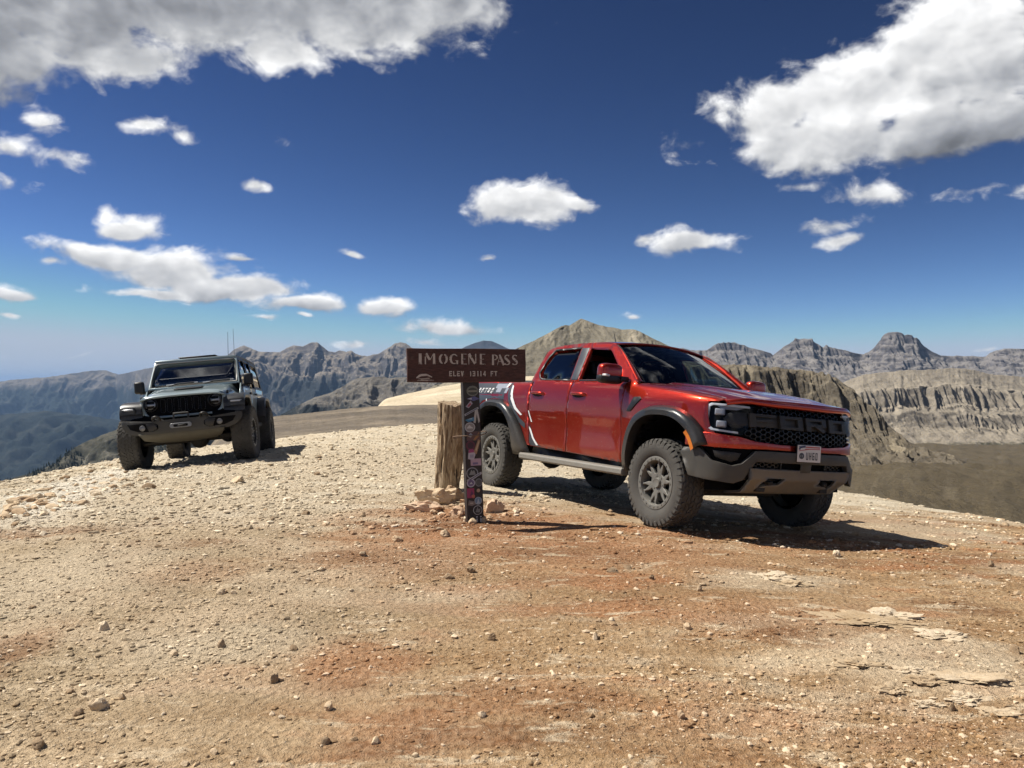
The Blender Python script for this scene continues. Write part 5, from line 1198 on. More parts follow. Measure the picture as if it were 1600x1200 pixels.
# tub, doors, hard top
for s in (-1, 1):
    jd = []
    for (x0, x1, nm) in ((-.66, -1.66, 'front_door'), (-1.68, -2.46, 'rear_door')):
        d = panel(nm, [(x0,.62),(x0,1.235),(x1,1.245),(x1+(.0 if nm == 'front_door' else .16),.62)], lambda x, z: (x, s*(.765+.015*math.sin((z-.62)/.62*math.pi)), z), SL, J, (0, s, 0), res=.12, thick=.02)
        box_obj('door_handle', (x1+.12, s*.795, 1.14), (.16, .03, .035), M['black'], d)
        w_ = [(x0-.10 if nm == 'front_door' else x0-.03,1.26),(x0-.34 if nm == 'front_door' else x0-.03,1.735),(x1+.03,1.745),(x1+.03,1.26)]
        panel('side_window', w_, lambda x, z: (x, s*(.755-.17*(z-1.25)), z), glass('tinted_side_glass', (.10, .11, .11), 1.0), d, (0, s, 0), res=.3, thick=.004, bevel=0)
        wo = [(x0-.02 if nm == 'front_door' else x0,1.235),(x0-.32 if nm == 'front_door' else x0,1.785),(x1,1.795),(x1,1.235)]
        panel('door_frame', wo, lambda x, z: (x, s*(.765-.17*(z-1.25)), z), M['black'], d, (0, s, 0), holes=(w_,), res=.3, thick=.03)
    panel('quarter_panel', [(-2.48,.95),(-2.48,1.245),(-3.72,1.245),(-3.74,.70),(-3.60,.70)]+[(x, z) for x, z in arch(-3.0, .52, 1.02, .60, 14, 180, 0) if z > .7][::1], lambda x, z: (x, s*.77, z), SL, J, (0, s, 0), res=.15, thick=.02)
    qw = [(-2.56,1.30),(-2.56,1.73),(-3.50,1.73),(-3.62,1.30)]
    qo = panel('rear_side_top', [(-2.48,1.25),(-2.48,1.80),(-3.56,1.80),(-3.74,1.25)], lambda x, z: (x, s*(.762-.17*(z-1.25)), z), M['black'], J, (0, s, 0), holes=(qw,), res=.3, thick=.03)
    panel('quarter_window', qw, lambda x, z: (x, s*(.752-.17*(z-1.25)), z), M['privacy'], qo, (0, s, 0), res=.3, thick=.004, bevel=0)
    panel('cowl_side', [(-.42,.70),(-.42,1.12),(-.60,1.30),(-.65,1.30),(-.65,.62)], lambda x, z: (x, s*.757, z), SL, J, (0, s, 0), res=.2, thick=.02)
    # fenders: flat topped, drooping ends
    for (cx, nm) in ((0.0, 'front_fender'), (-3.0, 'rear_fender')):
        if nm == 'front_fender': pth = [(-.60,.72),(-.50,.93),(-.38,1.06),(-.20,1.105),(.20,1.100),(.36,1.075),(.455,1.00),(.475,.90)]
        else: pth = [(-3.60,.72),(-3.53,.92),(-3.36,1.06),(-3.15,1.10),(-2.85,1.10),(-2.64,1.06),(-2.47,.92),(-2.40,.72)]
        pth = spline(pth, 3)
        yi, yo_ = (.60, .92) if cx == 0 else (.76, .925)
        ff = loft(nm, [[(x, s*yi, z-.010) for x, z in pth], [(x, s*(yo_-.06), z) for x, z in pth], [(x, s*(yo_-.012), z-.012) for x, z in pth], [(x+.0, s*yo_, z-.045) for x, z in pth], [(cx+(x-cx)*.96, s*(yo_-.012), z-.085) for x, z in pth], [(cx+(x-cx)*.93, s*yi, z-.095) for x, z in pth]], M['flare'], J, (0, s, .5), angle=50)
        if cx == 0:
            bm = bmesh.new(); add_prism(bm, [(.69,.905),(.90,.905),(.905,.985),(.88,1.0),(.69,1.0)], lambda p: Vector((.40-.25*(p[0]-.68)**2+.06, s*p[0], p[1])), lambda p: Vector((.50-.35*(p[0]-.68)**1.3, s*p[0], p[1])))
            bm_obj('fender_nose', bm, M['flare'], ff, 30, .012)
            bm = bmesh.new(); add_prism(bm, [(.71,.955),(.895,.955),(.895,.982),(.71,.982)], lambda p: Vector((.44, s*p[0], p[1])), lambda p: Vector((.506-.35*(p[0]-.68)**1.3, s*p[0], p[1])))
            bm_obj('running_lamp', bm, M['silver'], ff, 30, .006)
        Lr = arch(cx, .46, .99, .74, 12)
        loft('wheel_well', [[(x, s*.86, z) for x, z in Lr], [(x, s*.42, z) for x, z in Lr]], M['void'], J, None)
    # mirror
    mb = box_obj('side_mirror', (-.66, s*.875, 1.36), (.10, .155, .20), M['black'], J, bevel=.03)
    box_obj('mirror_arm', (-.66, s*.80, 1.27), (.06, .14, .05), M['black'], mb, bevel=.012)
    box_obj('mirror_glass', (-.712, s*.875, 1.36), (.006, .12, .16), M['mirrorglass'], mb)
    tube_obj('rock_rail', [(-.55, s*.80, .56), (-2.45, s*.80, .56)], .045, M['under'], J)
    box_obj('frame_rail', (-1.5, s*.40, .58), (4.0, .10, .14), M['under'], J)
tp_ = [[(-.965, u*.672, 1.80-.0*u*u+.012*(1-u*u)) for u in np.linspace(-1, 1, 9)], [(-1.05, u*.668, 1.82+.012*(1-u*u)) for u in np.linspace(-1, 1, 9)], [(-2.2, u*.67, 1.845+.014*(1-u*u)) for u in np.linspace(-1, 1, 9)], [(-3.5, u*.67, 1.84+.012*(1-u*u)) for u in np.linspace(-1, 1, 9)], [(-3.58, u*.675, 1.80) for u in np.linspace(-1, 1, 9)]]
jr = loft('hard_top', tp_, M['black'], J, (0, 0, 1), thick=.04, bevel=.01)
box_obj('roof_header', (-.985, 0, 1.797), (.07, 1.33, .035), SL, J, bevel=.012)
box_obj('roof_panel', (-1.35, .0, 1.853), (.55, .62, .018), M['black'], jr, bevel=.01)
loft('tail_panel', [[(-3.60, u*.675, 1.80) for u in (-1, 1)], [(-3.74, u*.76, 1.25) for u in (-1, 1)], [(-3.74, u*.76, .70) for u in (-1, 1)]], SL, J, (-1, 0, 0))
tube_obj('antenna', [(-1.5, .46, 1.84), (-1.5, .49, 2.29)], [.0045, .003], M['black'], J, 8)
tube_obj('antenna', [(-3.2, .335, 1.84), (-3.2, .365, 2.55)], [.0045, .003], M['black'], J, 8)
# front bumper: thick pressed beam with swept ends
def jb(y, z, d=0.0):
    a = abs(y); return (.70+d-.16*max(0, (a-.40)/.5)**1.7, y, z)
jo = [(-.885,.775),(-.86,.80),(-.60,.770),(-.42,.752),(-.38,.785),(-.30,.785),(-.26,.762),(0,.765),(.26,.762),(.30,.785),(.38,.785),(.42,.752),(.60,.770),(.86,.80),(.885,.775),(.87,.70),(.78,.60),(.66,.565),(.45,.56),(-.45,.56),(-.66,.565),(-.78,.60),(-.87,.70)]
bf = panel('front_bumper', jo, lambda y, z: jb(y, z-.035*(1 if False else 0)), M['jbumper'], J, (1, 0, 0), res=.06, thick=.11, bevel=.016)
for s in (-1, 1):
    panel('fog_pocket', [(s*a, b) for a, b in [(.79,.74),(.74,.66),(.62,.615),(.40,.60),(.33,.64),(.33,.70),(.40,.735)]], lambda y, z: jb(y, z, .006), M['void'], bf, (1, 0, 0), res=.08, thick=.006, bevel=.002)
    panel('fog_pod', [(s*a, b) for a, b in [(.50,.725),(.46,.61),(.40,.608),(.345,.64),(.345,.70),(.40,.728)]], lambda y, z: jb(y, z, .024), M['black'], bf, (1, 0, 0), res=.08, thick=.02, bevel=.008)
    bm = bmesh.new(); rg = add_lathe(bm, [(0, .044), (.012, .042), (.016, .036), (.008, .033), (.014, .001)], 20, 'x', (.685, s*.555, .668)); bm_obj('fog_lamp', bm, M['foglens'], bf, 40)
    bm = bmesh.new(); add_tube(bm, spline([(.70, s*.34-.045, .765), (.75, s*.34-.05, .805), (.775, s*.34, .82), (.75, s*.34+.05, .805), (.70, s*.34+.045, .765)], 4), .018, 8); bm_obj('tow_hook', bm, M['black'], bf, 60)
bm = bmesh.new(); add_prism(bm, rrect(.16, .628, .702, .036, .036, 5), lambda p: Vector((.725, p[0], p[1])), lambda p: Vector((.742, p[0], p[1]))); fl_o = bm_obj('winch_fairlead', bm, M['foglens'], bf, 30, .005)
panel('fairlead_slot', rrect(.105, .645, .685, .019, .019, 4), lambda y, z: (.745, y, z), M['void'], bf, (1, 0, 0), res=.1, thick=.003, bevel=0)
tube_obj('winch_hook', spline([(.745, -.03, .665), (.775, 0, .66), (.775, .05, .668), (.75, .07, .672)], 4), .016, M['under'], bf, 8)
bm = bmesh.new(); add_tube(bm, spline([(.66, -.105, .755), (.665, -.105, .835), (.665, -.09, .85), (.665, .09, .85), (.665, .105, .835), (.66, .105, .755)], 3), .013, 8); bm_obj('winch_guard', bm, M['jbumper'], bf, 60)
# skid and axles
loft('skid_plate', [[(.69, y*.62, .57) for y in np.linspace(-1, 1, 7)], [(.60, y*.56, .47-.0*y*y) for y in np.linspace(-1, 1, 7)], [(.42, y*.46, .405+.03*y*y) for y in np.linspace(-1, 1, 7)], [(.1, y*.44, .42) for y in np.linspace(-1, 1, 7)]], dusty('olive_skid', (.055, .052, .040), .7, amount=.55, z0=.2, z1=.8, base=.3, dust=(.20, .175, .125)), J, (1, 0, -.5), thick=.015)
for x in (0, -3.0):
    tube_obj('axle', [(x, -.72, .43), (x, .72, .43)], .055, M['under'], J)
    bm = bmesh.new(); bmesh.ops.create_uvsphere(bm, u_segments=16, v_segments=10, radius=.15); bmesh.ops.translate(bm, verts=bm.verts, vec=(x, .12, .42)); bm_obj('differential', bm, M['under'], J)
tube_obj('tie_rod', [(.20, -.66, .42), (.20, .66, .45)], .022, M['under'], J)
for s in (-1, 1):
    tube_obj('shock_absorber', [(-.05, s*.56, .42), (-.02, s*.50, .95)], .04, M['under'], J)
    tube_obj('control_arm', [(-.02, s*.5, .40), (-.9, s*.38, .56)], .03, M['under'], J)
box_obj('underbody', (-1.9, 0, .66), (3.6, 1.46, .12), M['under'], J)
box_obj('engine_bay', (-.1, 0, .88), (.95, .80, .40), M['void'], J)
box_obj('cabin_floor', (-2.0, 0, .80), (2.6, 1.4, .1), M['cabin'], J)
box_obj('dashboard', (-.85, 0, 1.18), (.35, 1.36, .24), M['cabin'], J, bevel=.04)
for (sx, sy) in ((-1.55, .36), (-1.55, -.36), (-2.45, 0)):
    st = box_obj('car_seat', (sx, sy, .98), (.50, .52 if sy else 1.2, .18), M['seat'], J, bevel=.05)
    box_obj('seat_back', (sx-.25, sy, 1.30), (.14, .50 if sy else 1.2, .56), M['seat'], st, Matrix.Rotation(rad(-12), 3, 'Y'), bevel=.05)
    box_obj('head_rest', (sx-.33, sy, 1.63), (.09, .25, .15), M['seat'], st, bevel=.04)
jrim = simple('black_rim', (.02, .02, .02), .4)
jw0 = make_wheel(.445, .315, .235, jrim, 'n', 38)
jws = [jw0]+[copy_tree(jw0) for _ in range(3)]
for wh, (x, y, st, spin) in zip(jws, ((0, -.835, 0, 5), (-3.0, -.82, 0, 33), (0, .835, 180, 60), (-3.0, .82, 180, 15))):
    wh.parent = J; wh.location = (x, y, .44); wh.rotation_euler = Euler((0, 0, rad(st+(-3 if x == 0 else 0)))); wh.rotation_euler.rotate_axis('Y', rad(spin))
# spare on the tail
sp = copy_tree(jw0); sp.name = 'spare_wheel'; sp.parent = J; sp.location = (-3.93, 0, 1.08); sp.rotation_euler = (0, 0, rad(-90))
pose(jeep, (-5.13, 12.42, .085), 11.88, 2.32, 5.3)
# ------------------------------------------------------------------ summit sign
def px3(px, py, d): return Vector(((px-800)/F_PX*d, d, CAM_H+(600-py)/F_PX*d))
wood, N, B = new_mat('dark_stained_board')
p = N.obj(); g = N.noise(N.mapv(p, (1.2, 8, 14)), 6.0, 6, .65); g2 = N.noise(p, 18.0, 4, .6)
N.l.new(N.mix(N.smooth(g2, .58, .72, 0, .35), N.mix(N.smooth(g, .3, .75), (.036, .014, .010), (.10, .040, .030)), (.13, .08, .06)), B.inputs['Base Color']); B.inputs['Roughness'].default_value = .75
N.l.new(N.bump(g, .5, .004), B.inputs['Normal'])
paint, N, B = new_mat('worn_sign_paint')
p = N.obj(); w_ = N.smooth(N.noise(p, 26.0, 5, .7), .28, .48)
N.l.new(N.mix(w_, (.10, .055, .042), (.50, .44, .38)), B.inputs['Base Color']); B.inputs['Roughness'].default_value = .8
sgn = empty('summit_sign'); tag(sgn, 'dark brown wooden summit sign on a sticker-covered post', 'sign')
tl, tr, br, bl = px3(634.5, 543.5, 7.02), px3(819.5, 545.5, 7.36), px3(822.5, 596.5, 7.34), px3(636.5, 597.5, 7.02)
ex = ((tr+br)/2-(tl+bl)/2); BW = ex.length; ex.normalize()
ez = ((tl+tr)/2-(bl+br)/2); BH = ez.length; ez = (ez-ez.dot(ex)*ex).normalized(); en = ez.cross(ex)*-1     # en points to the viewer
if en.y > 0: en = -en
c0 = bl
def sf(a, b, d): return c0+ex*a+ez*b+en*d     # metres along, up, proud
bm = bmesh.new()
ol = [(0, .004), (BW*.3, -.003), (BW*.7, .002), (BW-.004, 0), (BW+.002, BH*.5), (BW, BH-.002), (BW*.6, BH+.002), (BW*.2, BH-.002), (-.003, BH), (.002, BH*.5)]
add_prism(bm, ol, lambda q: sf(q[0], q[1], 0), lambda q: sf(q[0], q[1], -.045))
board = bm_obj('sign_board', bm, wood, sgn, 30, .004)
# letters with stencil serifs: heavy stems, hairline joins
th_, tn = .26, .075
SER = {
 'I': [(.20,0,.20,1,.30,.26),(.20,0,.20,.08,.40,.28)],
 'M': [(.10,0,.10,.72,.12,.10),(.16,1,.52,.42,.26,.20),(.95,0,.95,1,.24,.20),(.55,.40,.85,.92,.06,.06)],
 'O': arc_bars(.42,.5,.34,.44,105,255,8,lambda a: .06+.16*abs(math.cos(rad(a))))+arc_bars(.42,.5,.34,.44,-75,75,8,lambda a: .06+.16*abs(math.cos(rad(a)))),
 'G': arc_bars(.44,.5,.36,.44,60,290,10,lambda a: .06+.18*abs(math.cos(rad(a))))+[(.74,.02,.74,.34,.16,.16),(.56,.34,.84,.34,.05,.05),(.62,.86,.74,.76,.12,.04)],
 'E': [(.16,0,.16,1,.20,.18),(.26,.97,.62,.97,.04,.05),(.28,.5,.48,.5,.04,.04),(.26,.03,.62,.03,.05,.07)],
 'N': [(.08,0,.08,.80,.08,.08),(.10,1,.68,.05,.26,.18),(.78,.12,.78,1,.10,.10)],
 'P': [(.16,0,.16,1,.20,.18)]+arc_bars(.24,.74,.36,.24,-80,80,7,lambda a: .04+.12*abs(math.cos(rad(a)))),
 'A': [(.06,0,.36,.95,.05,.06),(.30,1,.74,0,.16,.26),(.22,.34,.50,.34,.04,.04)],
 'S': arc_bars(.40,.74,.24,.22,40,215,8,lambda a: .05+.10*abs(math.cos(rad(a))))+[(.22,.66,.56,.34,.22,.22)]+arc_bars(.36,.26,.26,.22,35,-150,8,lambda a: .05+.10*abs(math.cos(rad(a)))),
}
def put_word(txt, xs, z0, hgt, wid):
    for ch, x in zip(txt, xs):
        bm = bmesh.new(); bars_mesh(bm, SER[ch], lambda a, b, d: sf(x+a*wid, z0+b*hgt, .0022)); tag(bm_obj('sign_letter', bm, paint, board), None)
k = BW/1490.   # positions as measured along the board
put_word('IMOGENE', [k*v for v in (133,208,388,520,655,748,890)], BH*.53, BH*.315, BW*.084)
put_word('PASS', [k*v for v in (1045,1112,1200,1300)], BH*.51, BH*.315, BW*.084)
for i, (ch, x) in enumerate(zip('ELEV13114FT', (510,560,608,655,760,800,852,890,935,1032,1080))):
    bm = bmesh.new(); bars_mesh(bm, sans(ch, .20, .62), lambda a, b, d: sf(k*x+a*.045, BH*.175+b*BH*.155, .0022)); bm_obj('sign_letter', bm, paint, board)
# carved mountain emblem
bm = bmesh.new()
bars_mesh(bm, [(k*110,BH*.13,k*160,BH*.21,.012,.022),(k*160,BH*.21,k*235,BH*.22,.022,.018),(k*235,BH*.22,k*300,BH*.15,.016,.008),(k*130,BH*.10,k*270,BH*.12,.004,.006),(k*160,BH*.075,k*320,BH*.06,.006,.004),(k*120,BH*.05,k*250,BH*.045,.004,.005)], lambda a, b, d: sf(a, b, .0022))
bm_obj('carved_emblem', bm, paint, board)
# post
ptop, pbot = px3(735.0, 575, 7.24), px3(743.5, 817, 7.20)
pz = (ptop-pbot).normalized(); pxv = (ex-ex.dot(pz)*pz).normalized(); pn = pxv.cross(pz)
if pn.y > 0: pn = -pn
pm_, N, B = new_mat('black_stained_post'); p = N.obj(); g = N.noise(N.mapv(p, (22, 22, 2)), 3.0, 5, .6)
N.l.new(N.mix(g, (.010, .008, .008), (.036, .026, .024)), B.inputs['Base Color']); B.inputs['Roughness'].default_value = .6
PW = .160; PL = (ptop-pbot).length
def pf2(a, b, d): return pbot+pxv*a+pz*b+pn*d
bm = bmesh.new(); add_prism(bm, [(-PW/2, -.35), (PW/2, -.35), (PW/2*.98, PL), (-PW/2*.98, PL)], lambda q: pf2(q[0], q[1], 0), lambda q: pf2(q[0], q[1], -.10))
post = bm_obj('sign_post', bm, pm_, sgn, 30, .005)
for zz in (BH*.25, BH*.75):
    for xx in (-.04, .04):
        bm = bmesh.new(); add_lathe(bm, [(0, .009), (.004, .007), (.005, .001)], 10, 'z'); o = bm_obj('bolt', bm, M['under'], board); q = sf(BW*.5+xx, zz, .001); o.location = q; o.rotation_euler = en.to_track_quat('Z', 'Y').to_euler()
# stickers: bottom is 0, foot of the board about 1.30 m
_stm = {}
def stm(c):
    if c not in _stm: _stm[c] = simple('sticker_ink', c, .45)
    return _stm[c]
def sticker(pts, col, lift=.0025, parent=post, name='sticker'):
    if name == 'print': name, parent = 'sticker_print', post
    bm = bmesh.new(); bm.faces.new([bm.verts.new(pf2(a, b, lift)) for a, b in pts]); return bm_obj(name, bm, stm(col), parent)
def disc(cx, cz, rx, rz, n=22): return [(cx+rx*math.cos(2*math.pi*i/n), cz+rz*math.sin(2*math.pi*i/n)) for i in range(n)]
def quad(x0, z0, x1, z1, sh=0.0): return [(x0, z0), (x1, z0+sh), (x1, z1+sh), (x0, z1)]
G_ = (.30, .30, .31); K = (.012, .012, .014); Wt = (.50, .50, .50)
s1 = sticker(disc(.012, 1.235, .058, .050), (.16, .155, .12)); sticker(disc(.012, 1.232, .046, .034), (.05, .05, .035), .004, s1, 'print'); sticker(quad(-.035, 1.225, .055, 1.242), (.22, .20, .15), .0055, s1, 'print')
s2 = sticker([(-.05, 1.165), (.03, 1.185), (.075, 1.16), (.02, 1.14)], (.09, .09, .22)); sticker([(-.04, 1.162), (.0, 1.172), (.0, 1.155)], Wt, .004, s2, 'print')
s3 = sticker([(-.06, 1.09), (-.01, 1.145), (.01, 1.12), (-.03, 1.075)], (.34, .30, .34)); sticker([(-.045, 1.093), (-.016, 1.125), (-.003, 1.112), (-.03, 1.085)], (.32, .06, .08), .004, s3, 'print')
s4 = sticker([(-.075, 1.02), (.06, 1.085), (.068, 1.068), (-.07, 1.0)], G_); sticker([(-.06, 1.02), (.05, 1.073), (.052, 1.066), (-.058, 1.012)], (.08, .08, .12), .004, s4, 'print')
s5 = sticker([(-.07, .965), (.015, .99), (.02, .955), (-.04, .945)], (.04, .17, .30)); sticker([(-.05, .97), (.0, .982), (.0, .968)], (.3, .4, .45), .004, s5, 'print')
s6 = sticker(disc(-.025, .895, .050, .046), (.44, .43, .42)); sticker(disc(-.025, .895, .042, .038), (.25, .22, .20), .004, s6, 'print'); sticker([(-.06, .885), (-.03, .918), (-.012, .90), (.01, .885)], (.52, .5, .47), .0055, s6, 'print')
s7 = sticker([(.01, .94), (.03, 1.06), (.055, 1.06), (.075, .95), (.06, .93), (.045, 1.02), (.03, .93)], (.40, .38, .34))
s8 = sticker(quad(-.06, .77, .07, .855), (.10, .05, .045)); sticker([(-.05, .81), (-.02, .845), (.0, .82), (-.02, .80)], G_, .004, s8, 'print'); sticker([(.0, .775), (.06, .85), (.068, .82), (.02, .77)], (.30, .14, .05), .004, s8, 'print')
s9 = sticker(disc(-.025, .725, .045, .045), (.10, .015, .03)); sticker(disc(-.025, .725, .03, .03), (.04, .01, .02), .004, s9, 'print')
s10 = sticker([(.0, .66), (.05, .78), (.072, .77), (.03, .64)], (.34, .20, .10)); sticker([(.02, .68), (.055, .765), (.06, .755), (.03, .67)], (.5, .38, .25), .004, s10, 'print')
s11 = sticker([(-.055, .60), (-.045, .68), (.0, .69), (.02, .64), (.0, .585)], (.46, .42, .46)); sticker([(-.05, .655), (-.04, .688), (.0, .69), (.01, .66)], (.32, .05, .14), .004, s11, 'print'); sticker(quad(-.035, .61, .0, .64), (.30, .28, .36), .004, s11, 'print')
s12 = sticker(quad(-.03, .535, .072, .60), (.44, .30, .36)); sticker(quad(-.01, .545, .04, .565), (.16, .12, .24), .004, s12, 'print')
s13 = sticker(disc(-.018, .465, .058, .055), (.28, .28, .29)); sticker(disc(-.018, .465, .048, .046), K, .004, s13, 'print'); sticker([(-.05, .45), (-.025, .50), (-.015, .48), (.0, .495), (.015, .45)], (.22, .23, .22), .0055, s13, 'print')
s14 = sticker([(-.075, .405), (.07, .475), (.075, .455), (-.06, .383)], (.42, .42, .44), .0045); sticker([(-.05, .408), (.055, .462), (.058, .454), (-.045, .400)], (.10, .10, .15), .006, s14, 'print')
s15 = sticker(disc(-.035, .375, .040, .040), (.44, .42, .48), .0045); sticker(disc(-.035, .375, .030, .030), (.14, .10, .20), .006, s15, 'print'); sticker([(-.05, .365), (-.02, .365), (-.03, .385)], Wt, .0075, s15, 'print')
s16 = sticker(disc(.042, .375, .036, .038), (.20, .20, .20)); sticker(disc(.042, .375, .028, .03), (.08, .08, .08), .004, s16, 'print')
s17 = sticker(quad(-.075, .235, -.005, .325), (.30, .03, .10)); sticker([(-.05, .25), (-.03, .31), (-.015, .27)], (.10, .02, .08), .004, s17, 'print'); sticker(disc(-.015, .25, .016, .018), (.45, .12, .08), .004, s17, 'print')
s18 = sticker(disc(.035, .30, .017, .017), (.42, .28, .20))
s19 = sticker(disc(.03, .205, .036, .036), (.36, .40, .44)); sticker(disc(.03, .205, .029, .029), (.14, .22, .32), .004, s19, 'print'); sticker([(.015, .18), (.03, .23), (.045, .18)], (.4, .45, .5), .0055, s19, 'print')
s20 = sticker([(-.07, .17), (-.06, .215), (.0, .20), (.01, .175), (-.03, .16)], (.20, .16, .14)); sticker(quad(-.05, .18, -.02, .192), (.4, .36, .3), .004, s20, 'print')
s21 = sticker(disc(.022, .118, .044, .044), (.42, .42, .42)); sticker(disc(.022, .118, .038, .038), K, .004, s21, 'print'); sticker([(.0, .10), (.02, .15), (.03, .125), (.05, .135), (.04, .095)], (.20, .20, .19), .0055, s21, 'print')
for (a, b) in ((.005, .045), (.043, .045)): sticker(quad(a, b-.038, a+.014, b-.006), Wt, .0025); sticker(quad(a, b+.004, a+.014, b+.016), Wt, .0025)
# wire looped round post and stump
wl = pf2(0, .83, -.05)
sgn_parts = [board, post]

# ------------------------------------------------------------------ weathered wooden stump behind the sign
st_m, N, B = new_mat('weathered_wood'); p = N.obj(); st = N.mapv(p, (9, 9, 1.6))
g = N.noise(st, 3.2, 7, .65, 2.0, .6); cr = N.smooth(N.noise(N.mapv(p, (16, 16, 1.0)), 2.0, 4, .6), .60, .67)
col = N.ramp(g, [(.32, (.11, .070, .040)), (.46, (.27, .185, .11)), (.62, (.50, .385, .25))])
N.l.new(N.mix(cr, col, (.022, .014, .010)), B.inputs['Base Color']); B.inputs['Roughness'].default_value = .9
N.l.new(N.bump(N.math('SUBTRACT', g, cr), .9, .03), B.inputs['Normal'])
sb_ = at(697, 772); sd = 9.35
sbase = px3(700, 771, sd); sh_ = (771-630)/F_PX*sd
bm = bmesh.new(); rings = []; seg = 56
for i in range(34):
    t = i/33; zz = -.10+t*(sh_+.10)
    cxp = .055*math.sin(t*2.0)+.030*t-.035; rw = np.interp(t, [0, .12, .35, .7, .9, 1], [.150, .150, .172, .180, .182, .172])
    ring = []
    for k_ in range(seg):
        a = 2*math.pi*k_/seg
        gr_ = float(fbm(math.cos(a)*2.6, math.sin(a)*2.6, t*1.5, 5, .65))
        cut = -.055*max(0, .22-abs(float(pnoise(math.cos(a)*4.2+5, math.sin(a)*4.2, t*1.3)))) / .22
        r = rw*.97*(1+.10*gr_)+cut*.35
        top = (.030*float(fbm(math.cos(a)*2, math.sin(a)*2, 3.3, 3))+.02*math.cos(a-2.0)) if i > 30 else 0
        ring.append(bm.verts.new((sbase.x+cxp+r*math.cos(a), sbase.y+r*math.sin(a), sbase.z+zz+top)))
    rings.append(ring)
for a, b in zip(rings, rings[1:]):
    for k_ in range(seg): bm.faces.new((a[k_], a[(k_+1) % seg], b[(k_+1) % seg], b[k_]))
cen = bm.verts.new((sbase.x+.05, sbase.y, sbase.z+sh_-.015))
for k_ in range(seg): bm.faces.new((rings[-1][k_], rings[-1][(k_+1) % seg], cen))
stump = bm_obj('wooden_stump', bm, st_m, None, 60)
tag(stump, 'weathered cracked wooden post stump standing behind the sign', 'stump')
bm = bmesh.new(); wp = []
for a in np.linspace(0, 2*math.pi, 40):
    q = wl+Vector((.16*math.cos(a)-.02, .10*math.sin(a)+.03, -.012+.012*math.sin(2*a)+.025*math.cos(a))); wp.append(q)
add_tube(bm, wp, .005, 6, False); bm_obj('wire_loop', bm, simple('rusty_wire', (.16, .10, .06), .7), sgn)
# ------------------------------------------------------------------ rocks
def rock_mat2(name, c0, c1, c2):
    m, N, B = new_mat(name); p = N.pos(); a = N.noise(p, 9.0, 6, .65); b = N.noise(p, 60.0, 4, .7)
    oi = N.n.new('ShaderNodeObjectInfo').outputs['Random']
    c = N.ramp(N.math('ADD', N.math('MULTIPLY', a, .7), N.math('MULTIPLY', oi, .35)), [(.25, c0), (.55, c1), (.85, c2)])
    c = N.mix(N.smooth(b, .3, .6, .35, 0), c, c0)
    N.l.new(c, B.inputs['Base Color']); B.inputs['Roughness'].default_value = .95; B.inputs['Specular IOR Level'].default_value = .15
    N.l.new(N.bump(N.math('ADD', b, a), .7, .008), B.inputs['Normal']); return m
RK = rock_mat2('pale_stone', (.26, .17, .10), (.50, .38, .25), (.70, .59, .44))
RK2 = rock_mat2('cream_rock', (.38, .25, .15), (.62, .48, .32), (.80, .70, .54))
RK3 = rock_mat2('brown_stone', (.22, .15, .09), (.36, .26, .165), (.52, .40, .27))
def rock_mesh(name, sub, sx, sy, sz, rough, seed, mat, facet=.35, flat=0.0, cuts=9):
    bm = bmesh.new(); bmesh.ops.create_icosphere(bm, subdivisions=sub, radius=1.0)
    r = np.random.default_rng(seed); pl = r.normal(size=(9, 3)); pl /= np.linalg.norm(pl, axis=1)[:, None]; dd = r.uniform(.55, .95, 9)
    Q = np.array([v.co[:] for v in bm.verts]); Q = Q*(1+rough*fbm(Q[:, 0]*1.4+seed*3.1, Q[:, 1]*1.4, Q[:, 2]*1.4, 4, .55))[:, None]
    Q = Q*(1+rough*.18*fbm(Q[:, 0]*6+seed, Q[:, 1]*6, Q[:, 2]*6, 3, .6))[:, None]
    for n, d in zip(pl[:cuts], dd):
        h = np.maximum(Q@n-d, 0); Q = Q-n[None]*(h*(1-facet*.3))[:, None]
    if flat: Q[:, 2] = np.where(Q[:, 2] > flat, flat+(Q[:, 2]-flat)*.25, Q[:, 2])
    for v, q in zip(bm.verts, Q*np.array([sx, sy, sz])): v.co = q
    bmesh.ops.recalc_face_normals(bm, faces=bm.faces)
    me = bpy.data.meshes.new(name); bm.to_mesh(me); bm.free(); finish(me, 28); me.materials.append(mat); return me
def rock_at(name, px, py, wpx, hpx, label, mat, seed, sub=4, dep=.8, rot=0.0, rough=.35, sink=.3, flat=0.0, group=None, cat='rock'):
    q = at(px, py); w = wpx/F_PX*q.y; h = hpx/F_PX*q.y
    me = rock_mesh(name, sub, w/2*1.05, w/2*dep, h/(1-sink)/1.6, rough, seed, mat, flat=flat, cuts=0 if cat == 'rock slab' else 9)
    o = link(bpy.data.objects.new(name, me)); o.location = (q.x, q.y+w*dep*.35, q.z+h*(.5-sink*.75) if cat != 'rock slab' else q.z-h*.25); o.rotation_euler = (0, 0, rot)
    tag(o, label, cat, group); return o
rock_at('boulder', 684, 788, 66, 22, 'long jagged cream rock heaped against the foot of the wooden stump', RK2, 3, 4, .55, .15, .55, .30)
rock_at('boulder', 706, 783, 34, 24, 'upright knobbly cream rock between the stump and the sign post', RK2, 8, 4, .8, .6, .6, .25)
rock_at('boulder', 660, 800, 66, 12, 'low pinkish rock ledge in front of the stump', rock_mat2('pink_rock', (.40, .22, .13), (.58, .40, .27), (.72, .58, .42)), 12, 4, .8, .1, .5, .4)
rock_at('boulder', 772, 801, 34, 17, 'pinkish lump of rock just beyond the sign post foot', rock_mat2('pink_lump', (.38, .21, .13), (.56, .39, .26), (.7, .55, .40)), 17, 4, .9, .9, .5, .3)
